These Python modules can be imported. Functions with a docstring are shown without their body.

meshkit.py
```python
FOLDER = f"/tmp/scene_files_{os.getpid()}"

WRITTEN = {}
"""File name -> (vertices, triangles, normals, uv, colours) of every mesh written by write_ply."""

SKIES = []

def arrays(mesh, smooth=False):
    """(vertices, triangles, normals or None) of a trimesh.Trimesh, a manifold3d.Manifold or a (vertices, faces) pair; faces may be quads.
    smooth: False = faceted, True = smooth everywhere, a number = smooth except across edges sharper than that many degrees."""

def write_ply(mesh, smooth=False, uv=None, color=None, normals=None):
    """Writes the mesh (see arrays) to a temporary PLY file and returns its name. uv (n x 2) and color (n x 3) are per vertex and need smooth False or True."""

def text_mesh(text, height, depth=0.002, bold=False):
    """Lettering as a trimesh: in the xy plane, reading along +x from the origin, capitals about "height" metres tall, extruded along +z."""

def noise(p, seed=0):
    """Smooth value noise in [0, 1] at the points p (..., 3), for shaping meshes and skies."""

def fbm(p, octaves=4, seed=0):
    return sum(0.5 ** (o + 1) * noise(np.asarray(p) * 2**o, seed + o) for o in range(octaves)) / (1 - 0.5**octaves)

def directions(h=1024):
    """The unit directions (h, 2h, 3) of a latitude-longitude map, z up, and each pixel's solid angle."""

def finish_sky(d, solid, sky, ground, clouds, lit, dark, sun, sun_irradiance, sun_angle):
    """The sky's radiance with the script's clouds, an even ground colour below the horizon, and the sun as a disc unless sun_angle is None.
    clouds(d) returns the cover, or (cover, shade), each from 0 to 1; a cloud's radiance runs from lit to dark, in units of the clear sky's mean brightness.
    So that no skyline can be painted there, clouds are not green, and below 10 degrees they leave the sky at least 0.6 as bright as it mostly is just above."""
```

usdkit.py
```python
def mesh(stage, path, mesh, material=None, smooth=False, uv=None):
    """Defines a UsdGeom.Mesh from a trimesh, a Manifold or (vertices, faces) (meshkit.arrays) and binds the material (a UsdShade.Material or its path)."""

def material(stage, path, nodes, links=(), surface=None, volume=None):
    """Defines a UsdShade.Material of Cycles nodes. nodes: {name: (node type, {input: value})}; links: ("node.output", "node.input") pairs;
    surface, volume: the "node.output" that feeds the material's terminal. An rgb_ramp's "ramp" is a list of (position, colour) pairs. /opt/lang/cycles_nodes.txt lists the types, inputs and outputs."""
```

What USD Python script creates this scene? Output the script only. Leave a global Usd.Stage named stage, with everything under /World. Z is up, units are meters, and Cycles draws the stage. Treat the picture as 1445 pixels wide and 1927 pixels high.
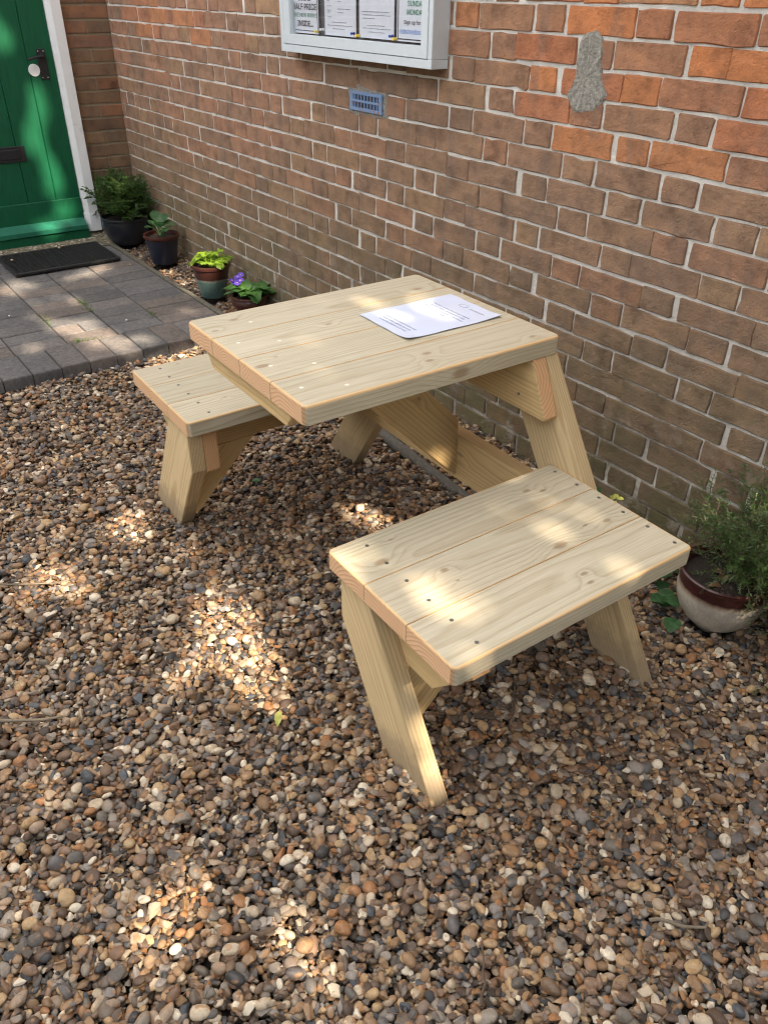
import math, random
import numpy as np, trimesh, manifold3d, usdkit, meshkit
from pxr import Usd, UsdGeom, UsdLux, UsdShade, Gf, Sdf, Vt

stage = Usd.Stage.CreateInMemory()
UsdGeom.SetStageUpAxis(stage, 'Z'); UsdGeom.SetStageMetersPerUnit(stage, 1.0)
UsdGeom.Xform.Define(stage, '/World')

# ------------------------------------------------------------------ camera, sky, sun, exposure
CAM = np.array([1.50903, -1.93454, 1.45729]); YAW, PITCH, ROLL = 53.7167, 33.6320, 0.6853
FPX, PW, PH = 1494.456, 1445.0, 1927.0
_y, _p, _r = np.radians([YAW, PITCH, ROLL])
FWD = np.array([-math.sin(_y) * math.cos(_p), math.cos(_y) * math.cos(_p), -math.sin(_p)])
_rt = np.array([math.cos(_y), math.sin(_y), 0.0]); _up = np.cross(_rt, FWD)
RIGHT = math.cos(_r) * _rt + math.sin(_r) * _up; UP = -math.sin(_r) * _rt + math.cos(_r) * _up
cam = UsdGeom.Camera.Define(stage, '/World/camera')
cam.CreateHorizontalApertureAttr(36.0); cam.CreateFocalLengthAttr(36.0 * FPX / PW)
cam.AddTransformOp().Set(Gf.Matrix4d(*[float(v) for v in (*RIGHT, 0, *UP, 0, *(-FWD), 0, *CAM, 1)]))
cam.CreateExposureAttr(2.3)

SUN_EL, SUN_AZ = math.radians(43.0), math.radians(90.6)       # azimuth from +y towards +x
SUN = np.array([math.cos(SUN_EL) * math.sin(SUN_AZ), math.cos(SUN_EL) * math.cos(SUN_AZ), math.sin(SUN_EL)])
sky = UsdLux.DomeLight.Define(stage, '/World/sky')
sky_mat = usdkit.material(stage, '/World/Looks/sky', {
    's': ('sky_texture', {'sky_type': 'single_scattering', 'sun_disc': False, 'sun_elevation': SUN_EL, 'sun_rotation': SUN_AZ,
                          'aerosol_density': 1.2, 'altitude': 50.0}),
    'tc': ('texture_coordinate', {}), 'mp': ('mapping', {'scale': (1.0, 1.0, 2.2)}),
    'n': ('noise_texture', {'scale': 2.2, 'detail': 8.0, 'roughness': 0.6}),
    'r': ('rgb_ramp', {'ramp': [(0.36, (0, 0, 0)), (0.6, (1, 1, 1))]}),
    'm': ('mix_color', {'b': (7.3, 6.9, 6.3)}),
    'b': ('background_shader', {'strength': 0.12})},
    [('tc.generated', 'mp.vector'), ('mp.vector', 'n.vector'), ('n.fac', 'r.fac'), ('r.color', 'm.fac'), ('s.color', 'm.a'), ('m.result', 'b.color')],
    surface='b.background')
UsdShade.MaterialBindingAPI.Apply(sky.GetPrim()).Bind(sky_mat)
sun = UsdLux.DistantLight.Define(stage, '/World/sun')
sun.CreateNormalizeAttr(True); sun.CreateIntensityAttr(0.75); sun.CreateAngleAttr(0.5); sun.CreateColorAttr(Gf.Vec3f(1.0, 0.85, 0.66))
_zx = SUN; _xx = np.cross([0, 0, 1.0], _zx); _xx /= np.linalg.norm(_xx); _yy = np.cross(_zx, _xx)
sun.AddTransformOp().Set(Gf.Matrix4d(*[float(v) for v in (*_xx, 0, *_yy, 0, *_zx, 0, 0, 0, 30, 1)]))

# ------------------------------------------------------------------ helpers
_used = set()
def numbered(path):
    p, i = path, 0
    while p in _used:
        i += 1; p = f'{path}_{i:03d}'
    _used.add(p); return p
def tag(prim, label=None, category=None, group=None, kind=None):
    for k, v in (('label', label), ('category', category), ('group', group), ('kind', kind)):
        if v: prim.SetCustomDataByKey(k, v)
    return prim
def thing(name, label, category, group=None, at=(0, 0, 0), rotz=0.0, kind=None):
    x = UsdGeom.Xform.Define(stage, numbered('/World/' + name))
    x.AddTranslateOp().Set(Gf.Vec3d(*map(float, at)))
    if rotz: x.AddRotateZOp().Set(float(rotz))
    tag(x.GetPrim(), label, category, group, kind); return str(x.GetPath())
def put(parent, name, mesh, mat, smooth=False, attrs=None, **tags):
    """One Mesh prim under parent ('/World' or a thing's or a part's path)."""
    path = numbered(parent + '/' + name)
    if attrs is not None:
        v, f = mesh; smooth = False if smooth is False else True
        m = usdkit.mesh(stage, path, (v, f), mat, smooth=smooth)
        for k, a in attrs.items():
            a = np.asarray(a, np.float32)
            it = 'constant' if a.ndim == 1 else 'vertex'
            UsdGeom.PrimvarsAPI(m).CreatePrimvar(k, Sdf.ValueTypeNames.Float3Array, it).Set(Vt.Vec3fArray.FromNumpy(a.reshape(-1, 3)))
    else:
        m = usdkit.mesh(stage, path, mesh, mat, smooth=smooth)
    tag(m.GetPrim(), **tags); return str(path)
def cat(parts):
    vs, fs, n = [], [], 0
    for v, f in parts:
        vs.append(np.asarray(v, float)); fs.append(np.asarray(f, int) + n); n += len(v)
    return np.vstack(vs), np.vstack(fs)
def vf(m): return np.array(m.vertices), np.array(m.faces)
def mf(m):
    t = m.to_mesh(); return np.array(t.vert_properties[:, :3], float), np.array(t.tri_verts, int)
def hull(points): return mf(manifold3d.Manifold.hull_points(np.asarray(points, np.float32)))
def box(lo, hi, r=0.0):
    lo, hi = np.asarray(lo, float), np.asarray(hi, float)
    if r <= 0: return vf(trimesh.creation.box(bounds=[lo, hi]))
    p = []
    for sx in (0, 1):
        for sy in (0, 1):
            for sz in (0, 1):
                c = np.array([(lo, hi)[sx][0], (lo, hi)[sy][1], (lo, hi)[sz][2]]); d = np.array([1 - 2 * sx, 1 - 2 * sy, 1 - 2 * sz]) * r
                for k in range(3):
                    q = c + d; q[k] = c[k]; p.append(q)
    return hull(p)
def cyl(a, b, r, n=12, r2=None):
    a, b = np.asarray(a, float), np.asarray(b, float); t = b - a; t = t / np.linalg.norm(t)
    u = np.cross(t, [0, 0, 1.0] if abs(t[2]) < .9 else [1.0, 0, 0]); u /= np.linalg.norm(u); w = np.cross(t, u)
    an = np.arange(n) * 2 * np.pi / n; c = np.cos(an)[:, None] * u + np.sin(an)[:, None] * w
    return hull(np.vstack([a + r * c, b + (r if r2 is None else r2) * c]))
def tube(pts, rad, sides=6):
    import numpy as _n
    p = np.asarray(pts, float); t = np.gradient(p, axis=0); t /= np.linalg.norm(t, axis=1, keepdims=True) + 1e-12
    a = np.cross(t, [0, 0, 1.0]); bad = np.linalg.norm(a, axis=1) < .1; a[bad] = np.cross(t[bad], [1.0, 0, 0]); a /= np.linalg.norm(a, axis=1, keepdims=True); b = np.cross(t, a)
    an = np.arange(sides) * 2 * np.pi / sides; rad = np.broadcast_to(rad, (len(p),))
    v = (p[:, None] + rad[:, None, None] * (np.cos(an)[None, :, None] * a[:, None] + np.sin(an)[None, :, None] * b[:, None])).reshape(-1, 3)
    i, j = np.meshgrid(np.arange(len(p) - 1), np.arange(sides), indexing='ij'); k = (j + 1) % sides
    f = np.vstack([np.stack([i * sides + j, i * sides + k, (i + 1) * sides + k], -1).reshape(-1, 3), np.stack([i * sides + j, (i + 1) * sides + k, (i + 1) * sides + j], -1).reshape(-1, 3)])
    n = len(v); v = np.vstack([v, p[0], p[-1]]); j = np.arange(sides); k = (j + 1) % sides
    f = np.vstack([f, np.stack([np.full(sides, n), k, j], 1), np.stack([np.full(sides, n + 1), (len(p) - 1) * sides + j, (len(p) - 1) * sides + k], 1)])
    return v, f
def revolve(profile, n=48):
    p = np.asarray(profile, float); an = np.arange(n) * 2 * np.pi / n
    v = np.stack([p[:, None, 0] * np.cos(an), p[:, None, 0] * np.sin(an), np.repeat(p[:, 1:2], n, 1)], -1).reshape(-1, 3)
    i, j = np.meshgrid(np.arange(len(p) - 1), np.arange(n), indexing='ij'); k = (j + 1) % n
    f = np.vstack([np.stack([i * n + j, i * n + k, (i + 1) * n + k], -1).reshape(-1, 3), np.stack([i * n + j, (i + 1) * n + k, (i + 1) * n + j], -1).reshape(-1, 3)])
    return v, f
def project(P):
    d = np.atleast_2d(P) - CAM; z = d @ FWD
    return np.stack([PW / 2 + FPX * (d @ RIGHT) / z, PH / 2 - FPX * (d @ UP) / z, z], -1)
def mat(name, nodes, links, surface='p.BSDF'):
    return usdkit.material(stage, '/World/Looks/' + name, nodes, links, surface=surface)
def simple(name, color, rough=0.5, var=0.12, scale=30.0, bump=0.0, bscale=None, metallic=0.0, spec=0.5, coat=0.0):
    """Plain material: a base colour with gentle noise variation, optional fine bump."""
    c = np.array(color, float)
    nodes = {'g': ('geometry', {}), 'n': ('noise_texture', {'scale': scale, 'detail': 5.0, 'roughness': 0.6}),
             'r': ('rgb_ramp', {'ramp': [(0.25, tuple(c * (1 - var))), (0.75, tuple(np.minimum(c * (1 + var), 1)))]}),
             'p': ('principled_bsdf', {'roughness': rough, 'metallic': metallic, 'specular_ior_level': spec, 'coat_weight': coat, 'coat_roughness': 0.08})}
    links = [('g.position', 'n.vector'), ('n.fac', 'r.fac'), ('r.color', 'p.base_color')]
    if bump:
        nodes['bn'] = ('noise_texture', {'scale': bscale or scale * 4, 'detail': 5.0, 'roughness': 0.65}); nodes['b'] = ('bump', {'strength': 1.0, 'distance': bump})
        links += [('g.position', 'bn.vector'), ('bn.fac', 'b.height'), ('b.normal', 'p.normal')]
    return mat(name, nodes, links)

# ------------------------------------------------------------------ ground
def grid(x0, x1, y0, y1, nx, ny, zf):
    x, y = np.meshgrid(np.linspace(x0, x1, nx), np.linspace(y0, y1, ny), indexing='ij'); z = zf(x, y)
    v = np.stack([x, y, z], -1).reshape(-1, 3); i, j = np.meshgrid(np.arange(nx - 1), np.arange(ny - 1), indexing='ij'); a = i * ny + j
    return v, np.vstack([np.stack([a, a + ny, a + ny + 1], -1).reshape(-1, 3), np.stack([a, a + ny + 1, a + 1], -1).reshape(-1, 3)])
m_ground = mat('ground', {'g': ('geometry', {}), 'v': ('voronoi_texture', {'scale': 42.0}), 'sc': ('separate_color', {}),
    'r': ('rgb_ramp', {'ramp': [(0.0, (.05, .045, .035)), (.25, (.13, .10, .07)), (.5, (.09, .08, .065)), (.75, (.17, .14, .10)), (1.0, (.07, .05, .035))]}),
    'b': ('bump', {'strength': 1.0, 'distance': 0.012, 'invert': True}), 'p': ('principled_bsdf', {'roughness': .75})},
    [('g.position', 'v.vector'), ('v.color', 'sc.color'), ('sc.r', 'r.fac'), ('r.color', 'p.base_color'), ('v.distance', 'b.height'), ('b.normal', 'p.normal')])
put('/World', 'ground', grid(-45, 45, -45, 45, 3, 3, lambda x, y: x * 0 - 0.045), m_ground, kind='structure', label='wide gravel yard round the bench and the wall')

# ------------------------------------------------------------------ brick wall
ZT, HC, PER = 1.4173, 0.07433, 0.36            # top bed line of course 0, course height, header + stretcher
XC = -3.95                                     # inner corner
rngb = np.random.default_rng(11)
PAL = np.array([(.46, .185, .075), (.38, .145, .075), (.30, .155, .10), (.262, .165, .112), (.238, .15, .108), (.30, .195, .118), (.205, .138, .102), (.33, .18, .118)])
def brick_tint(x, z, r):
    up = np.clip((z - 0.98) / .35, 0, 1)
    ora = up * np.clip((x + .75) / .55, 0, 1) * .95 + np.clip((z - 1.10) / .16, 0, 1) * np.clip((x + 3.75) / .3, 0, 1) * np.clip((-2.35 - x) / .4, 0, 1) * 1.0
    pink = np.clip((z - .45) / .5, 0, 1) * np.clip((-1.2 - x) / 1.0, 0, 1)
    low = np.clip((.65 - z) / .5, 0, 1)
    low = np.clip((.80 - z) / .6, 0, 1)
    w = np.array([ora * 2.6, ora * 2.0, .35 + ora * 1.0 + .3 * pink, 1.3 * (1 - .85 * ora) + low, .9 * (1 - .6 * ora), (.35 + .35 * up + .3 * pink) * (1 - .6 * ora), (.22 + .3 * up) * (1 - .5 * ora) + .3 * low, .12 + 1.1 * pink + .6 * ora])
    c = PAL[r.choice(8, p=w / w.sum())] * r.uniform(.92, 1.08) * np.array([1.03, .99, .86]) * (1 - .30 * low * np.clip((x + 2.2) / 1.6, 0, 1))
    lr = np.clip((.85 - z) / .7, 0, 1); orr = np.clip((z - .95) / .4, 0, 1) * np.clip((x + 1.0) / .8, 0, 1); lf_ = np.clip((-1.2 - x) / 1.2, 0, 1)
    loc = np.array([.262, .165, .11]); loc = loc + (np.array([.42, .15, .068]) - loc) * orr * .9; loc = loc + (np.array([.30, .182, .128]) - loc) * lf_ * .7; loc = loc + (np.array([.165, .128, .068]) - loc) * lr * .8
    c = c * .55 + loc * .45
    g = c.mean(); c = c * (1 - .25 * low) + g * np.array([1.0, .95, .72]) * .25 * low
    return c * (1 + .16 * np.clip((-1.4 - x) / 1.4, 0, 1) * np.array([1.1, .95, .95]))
def brick(x0, x1, z0, z1, r, depth=0.03):
    """One brick, front face near y = 0 (towards -y), softly uneven outline."""
    w, h = x1 - x0, z1 - z0; nx = 6 if w > .15 else 4; c = r.uniform(.002, .0045); j = lambda s: r.normal(0, s)
    top, bot = [(x0 + c + (w - 2 * c) * i / (nx - 1) + j(.0007), z1 + j(.0006)) for i in range(nx)], [(x1 - c - (w - 2 * c) * i / (nx - 1) + j(.0007), z0 + j(.0006)) for i in range(nx)]
    ring = np.array(top + [(x1 + j(.0012), z1 - c), (x1 + j(.0012), (z0 + z1) / 2), (x1 + j(.0012), z0 + c)] + bot + [(x0 + j(.0012), z0 + c), (x0 + j(.0012), (z0 + z1) / 2), (x0 + j(.0012), z1 - c)])
    n = len(ring); ctr = np.array([(x0 + x1) / 2, (z0 + z1) / 2]); yf = np.clip(r.normal(-.0028, .0007), -.0045, -.0016); tx, tz = j(.003), j(.006)
    ring += r.normal(0, 1, ring.shape) * np.where(r.random((n, 1)) < .09, .0024, 0)
    inner = ctr + (ring - ctr) * (1 - .0034 / np.maximum(np.abs(ring - ctr).max(1, keepdims=True), .02))
    Y = lambda q, o: yf + o + tx * (q[:, 0] - ctr[0]) + tz * (q[:, 1] - ctr[1])
    v = np.vstack([np.stack([inner[:, 0], Y(inner, r.normal(0, .0004, n)), inner[:, 1]], 1), np.stack([ring[:, 0], Y(ring, .004), ring[:, 1]], 1),
                   np.stack([ring[:, 0], np.full(n, depth), ring[:, 1]], 1), [[ctr[0], yf - .0006, ctr[1]]]])
    i = np.arange(n); k = (i + 1) % n
    f = np.vstack([np.stack([np.full(n, 3 * n), k, i], 1), np.stack([i, k, n + k], 1), np.stack([i, n + k, n + i], 1), np.stack([n + i, n + k, 2 * n + k], 1), np.stack([n + i, 2 * n + k, 2 * n + i], 1)])
    return v, f[:, ::-1]
m_brick = mat('brick', {
    'g': ('geometry', {}), 't': ('attribute', {'attribute': 'tint'}),
    'n1': ('noise_texture', {'scale': 14.0, 'detail': 6.0, 'roughness': .65}), 'r1': ('rgb_ramp', {'ramp': [(.3, (.58, .56, .55)), (.5, (1, 1, 1)), (.72, (1.3, 1.2, 1.08))]}),
    'n2': ('noise_texture', {'scale': 170.0, 'detail': 4.0, 'roughness': .7}), 'r2': ('rgb_ramp', {'ramp': [(.28, (.55, .52, .5)), (.45, (1, 1, 1)), (.68, (1.0, 1.0, 1.0)), (.8, (1.35, 1.3, 1.2))]}),
    'mp': ('mapping', {'scale': (7.0, 1.0, 2.0)}), 'n3': ('noise_texture', {'scale': 1.6, 'detail': 3.0, 'roughness': .5}), 'r3': ('rgb_ramp', {'ramp': [(.55, (0, 0, 0)), (.62, (1, 1, 1))]}), 'r3m': ('math', {'math_type': 'multiply', 'value2': .38}),
    'm1': ('mix', {'mix_type': 'multiply', 'fac': 1.0}), 'm2': ('mix', {'mix_type': 'multiply', 'fac': .8}), 'm3': ('mix', {'color2': (.16, .115, .09)}),
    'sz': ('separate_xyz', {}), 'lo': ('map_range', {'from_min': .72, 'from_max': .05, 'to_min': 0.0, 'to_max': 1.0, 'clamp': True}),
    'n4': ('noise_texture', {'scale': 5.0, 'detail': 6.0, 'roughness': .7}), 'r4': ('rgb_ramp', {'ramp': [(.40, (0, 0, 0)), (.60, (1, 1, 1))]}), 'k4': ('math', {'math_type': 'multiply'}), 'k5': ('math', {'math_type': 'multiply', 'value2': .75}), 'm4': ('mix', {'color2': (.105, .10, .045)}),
    'n5': ('noise_texture', {'scale': 8.0, 'detail': 7.0, 'roughness': .75}), 'r5': ('rgb_ramp', {'ramp': [(.55, (0, 0, 0)), (.7, (1, 1, 1))]}), 'k6': ('math', {'math_type': 'multiply'}), 'k7': ('math', {'math_type': 'multiply', 'value2': .5}), 'm5': ('mix', {'color2': (.50, .46, .40)}),
    'bn': ('noise_texture', {'scale': 95.0, 'detail': 8.0, 'roughness': .72}), 'bw': ('voronoi_texture', {'scale': 70.0}), 'bw2': ('math', {'math_type': 'minimum', 'value2': .22}), 'ba': ('math', {'math_type': 'multiply_add', 'value2': 1.4}),
    'b': ('bump', {'strength': 1.0, 'distance': .006}), 'p': ('principled_bsdf', {'roughness': .85, 'specular_ior_level': .25})},
    [('g.position', 'n1.vector'), ('g.position', 'n2.vector'), ('g.position', 'mp.vector'), ('mp.vector', 'n3.vector'), ('g.position', 'n4.vector'), ('g.position', 'n5.vector'), ('g.position', 'bn.vector'), ('g.position', 'bw.vector'), ('g.position', 'sz.vector'),
     ('n1.fac', 'r1.fac'), ('n2.fac', 'r2.fac'), ('n3.fac', 'r3.fac'), ('r3.color', 'r3m.value1'), ('t.color', 'm1.color1'), ('r1.color', 'm1.color2'), ('m1.color', 'm2.color1'), ('r2.color', 'm2.color2'),
     ('m2.color', 'm3.color1'), ('r3m.value', 'm3.fac'), ('sz.z', 'lo.value'), ('n4.fac', 'r4.fac'), ('r4.color', 'k4.value1'), ('lo.result', 'k4.value2'), ('k4.value', 'k5.value1'), ('m3.color', 'm4.color1'), ('k5.value', 'm4.fac'),
     ('n5.fac', 'r5.fac'), ('r5.color', 'k6.value1'), ('lo.result', 'k6.value2'), ('k6.value', 'k7.value1'), ('m4.color', 'm5.color1'), ('k7.value', 'm5.fac'), ('m5.color', 'p.base_color'),
     ('bw.distance', 'bw2.value1'), ('bw2.value', 'ba.value1'), ('bn.fac', 'ba.value3'), ('ba.value', 'b.height'), ('b.normal', 'p.normal')])
def mortar_mat(name, light, dark):
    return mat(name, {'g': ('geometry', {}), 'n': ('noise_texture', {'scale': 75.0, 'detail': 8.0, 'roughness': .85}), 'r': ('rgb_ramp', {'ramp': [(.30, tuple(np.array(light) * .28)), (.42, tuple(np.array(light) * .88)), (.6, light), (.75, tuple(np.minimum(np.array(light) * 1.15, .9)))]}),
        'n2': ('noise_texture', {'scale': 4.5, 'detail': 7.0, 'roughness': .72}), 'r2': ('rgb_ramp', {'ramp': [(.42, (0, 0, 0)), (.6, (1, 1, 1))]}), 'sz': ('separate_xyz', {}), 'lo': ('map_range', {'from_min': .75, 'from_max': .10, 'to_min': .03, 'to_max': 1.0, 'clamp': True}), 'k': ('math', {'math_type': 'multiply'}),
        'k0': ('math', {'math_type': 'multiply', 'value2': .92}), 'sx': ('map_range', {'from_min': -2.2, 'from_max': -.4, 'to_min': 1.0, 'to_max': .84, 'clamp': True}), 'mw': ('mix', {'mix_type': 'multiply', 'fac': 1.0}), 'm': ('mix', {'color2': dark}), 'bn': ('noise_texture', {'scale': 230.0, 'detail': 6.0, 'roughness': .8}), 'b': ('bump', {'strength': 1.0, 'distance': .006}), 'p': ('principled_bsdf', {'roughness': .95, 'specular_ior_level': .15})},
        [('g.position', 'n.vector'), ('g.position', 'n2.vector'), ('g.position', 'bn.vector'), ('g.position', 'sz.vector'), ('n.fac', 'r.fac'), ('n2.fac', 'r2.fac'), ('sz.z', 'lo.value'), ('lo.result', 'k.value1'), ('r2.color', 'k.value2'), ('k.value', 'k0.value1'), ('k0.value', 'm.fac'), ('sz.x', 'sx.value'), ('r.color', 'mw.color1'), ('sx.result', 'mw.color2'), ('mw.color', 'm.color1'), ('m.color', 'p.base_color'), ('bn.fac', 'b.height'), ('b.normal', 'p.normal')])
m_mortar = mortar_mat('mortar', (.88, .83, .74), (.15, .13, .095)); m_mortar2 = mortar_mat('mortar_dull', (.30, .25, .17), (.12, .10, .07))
m_brickwork = mat('far_brickwork', {'g': ('geometry', {}), 'sx': ('separate_xyz', {}), 'ad': ('math', {'math_type': 'add'}), 'cx': ('combine_xyz', {}), 'bt': ('brick_texture', {'scale': 1.0, 'color1': (.33, .17, .10), 'color2': (.24, .15, .11), 'mortar': (.6, .55, .48), 'mortar_size': .005, 'brick_width': .24, 'row_height': HC, 'offset': .5}), 'p': ('principled_bsdf', {'roughness': .9})},
    [('g.position', 'sx.vector'), ('sx.x', 'ad.value1'), ('sx.y', 'ad.value2'), ('ad.value', 'cx.x'), ('sx.z', 'cx.y'), ('cx.vector', 'bt.vector'), ('bt.color', 'p.base_color')])
wall = thing('brick_wall', 'long weathered brick wall in pale mortar behind the picnic table, carrying the notice board', 'wall')
VENT = (-1.378, -1.149, 1.046, 1.120)
bricks = []
for i in range(-4, 20):
    z1 = ZT - HC * i - .0040; z0 = ZT - HC * (i + 1) + .0040
    off = 0.0 if i % 2 == 0 else 0.5
    for n in range(-12, 7):
        h0, h1 = (n + off - 1 / 6) * PER, (n + off + 1 / 6) * PER; s1 = (n + off + 5 / 6) * PER
        for a, b in ((h0, h1), (h1, s1)):
            a, b = a + rngb.normal(0, .004), b + rngb.normal(0, .004); a, b = max(a + .0031, XC + .001), min(b - .0031, 2.25)
            if b - a < .02 or (i == 4 and a < VENT[1] - .02 and b > VENT[0] + .02): continue
            dz = rngb.normal(0, .0012)
            bricks.append((a, b, z0 + dz + rngb.normal(0, .0008), z1 + dz + rngb.normal(0, .0008)))
def show_size(b):
    q = project(np.array([[b[0], 0, b[2]], [b[1], 0, b[2]], [b[1], 0, b[3]], [b[0], 0, b[3]]]))
    if (q[:, 2] < .1).any() or q[:, 0].max() < 0 or q[:, 0].min() > PW or q[:, 1].max() < 0 or q[:, 1].min() > PH: return 0
    x, y = q[:, 0], q[:, 1]; return abs(np.dot(x, np.roll(y, 1)) - np.dot(y, np.roll(x, 1))) / 2
order = sorted(range(len(bricks)), key=lambda k: -show_size(bricks[k]))
rest, rest_t = [], []
for rank, k in enumerate(order):
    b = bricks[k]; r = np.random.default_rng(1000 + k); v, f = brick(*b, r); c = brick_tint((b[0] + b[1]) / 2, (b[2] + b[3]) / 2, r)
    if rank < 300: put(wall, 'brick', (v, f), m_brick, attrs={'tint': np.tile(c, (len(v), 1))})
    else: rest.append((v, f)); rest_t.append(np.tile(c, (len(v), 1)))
put(wall, 'smaller_bricks', cat(rest), m_brick, attrs={'tint': np.vstack(rest_t)}, kind='stuff')
rngm = np.random.default_rng(5)
def mortar_y(x, z):
    q = np.stack([x * 30, z * 30, x * 0], -1).reshape(-1, 3); return .0006 + .0022 * meshkit.noise(q).reshape(x.shape)
def wall_sheet(x0, x1, z0, z1, step, yf):
    v, f = grid(x0, x1, z0, z1, int((x1 - x0) / step), int((z1 - z0) / step), yf); return np.stack([v[:, 0], v[:, 2], v[:, 1]], 1), f
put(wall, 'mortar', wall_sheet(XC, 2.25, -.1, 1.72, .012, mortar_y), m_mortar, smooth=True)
put(wall, 'upper_brickwork', box((XC, .0, 1.722), (2.25, .23, 2.95)), m_brickwork)
put(wall, 'wall_core', box((XC, .032, -.1), (2.25, .23, 1.72)), m_mortar2)
# cement repair and the mortar round the air brick
m_cement = simple('cement', (.25, .23, .195), .95, .55, 120.0, .006, 160.0)
def slab_outline(pts, y0, y1, seed, jit=.003):
    r = np.random.default_rng(seed); P = []
    for a, b in zip(pts, pts[1:] + pts[:1]):
        a, b = np.array(a), np.array(b); n = max(2, int(np.linalg.norm(b - a) / .012))
        for k in range(n): P.append(a + (b - a) * k / n + r.normal(0, jit, 2))
    P = np.array(P); n = len(P); c = P.mean(0); inn = c + (P - c) * .9
    v = np.vstack([np.c_[inn[:, 0], y0 + r.normal(0, .0008, n), inn[:, 1]], np.c_[P[:, 0], np.full(n, y0 + .004), P[:, 1]], np.c_[P[:, 0], np.full(n, y1), P[:, 1]], [[c[0], y0 - .001, c[1]]]])
    i = np.arange(n); k = (i + 1) % n
    f = np.vstack([np.stack([np.full(n, 3 * n), i, k], 1), np.stack([i, n + k, k], 1), np.stack([i, n + i, n + k], 1), np.stack([n + i, 2 * n + k, n + k], 1), np.stack([n + i, 2 * n + i, 2 * n + k], 1)])
    return v, f
put(wall, 'cement_repair', slab_outline([(-.232, 1.345), (-.205, 1.358), (-.168, 1.356), (-.150, 1.335), (-.148, 1.29), (-.140, 1.245), (-.128, 1.235), (-.110, 1.205), (-.128, 1.185), (-.150, 1.165), (-.185, 1.152), (-.222, 1.155), (-.246, 1.175), (-.258, 1.198), (-.238, 1.232), (-.238, 1.28), (-.238, 1.32)], -.0055, .01, 3, .0018), m_cement, label='grey cement patch filling a hole in the bricks')
put(wall, 'air_brick_bedding', slab_outline([(-1.40, 1.13), (-1.33, 1.138), (-1.24, 1.132), (-1.13, 1.135), (-1.125, 1.08), (-1.13, 1.036), (-1.21, 1.03), (-1.27, 1.036), (-1.33, 1.028), (-1.40, 1.035), (-1.395, 1.08)], -.0032, .01, 4, .002), m_cement)
m_blue = mat('blue_paint', {'g': ('geometry', {}), 'n': ('noise_texture', {'scale': 38.0, 'detail': 6.0, 'roughness': .7}), 'r': ('rgb_ramp', {'ramp': [(.0, (.13, .21, .36)), (.57, (.17, .26, .42)), (.62, (.26, .12, .08)), (1, (.22, .10, .07))]}), 'p': ('principled_bsdf', {'roughness': .55})},
    [('g.position', 'n.vector'), ('n.fac', 'r.fac'), ('r.color', 'p.base_color')])
m_black = simple('black_fill', (.012, .011, .010), .8)  # near-black stands in for the shade inside air brick slots and keyhole
vent = []
x0, x1, z0, z1 = VENT[0] + .008, VENT[1] - .008, 1.049, 1.117
for zz in ((z0, z0 + .012), (z0 + .030, z0 + .038), (z1 - .012, z1)): vent.append(box((x0, -.0105, zz[0]), (x1, .006, zz[1]), .001))
for k in range(10):
    xx = x0 + .012 + (x1 - x0 - .024) * k / 9; w = .0035 if 0 < k < 9 else .010
    vent.append(box((xx - w, -.0098, z0 + .002), (xx + w, .005, z1 - .002), .0008))
put(wall, 'air_brick', cat(vent), m_blue, label='blue painted air brick with two rows of slots')
put(wall, 'air_brick_hollow', box((x0 + .001, -.0052, z0 + .003), (x1 - .001, .0005, z1 - .003)), m_black)  # solid black block painted as the dark of the slots
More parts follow.
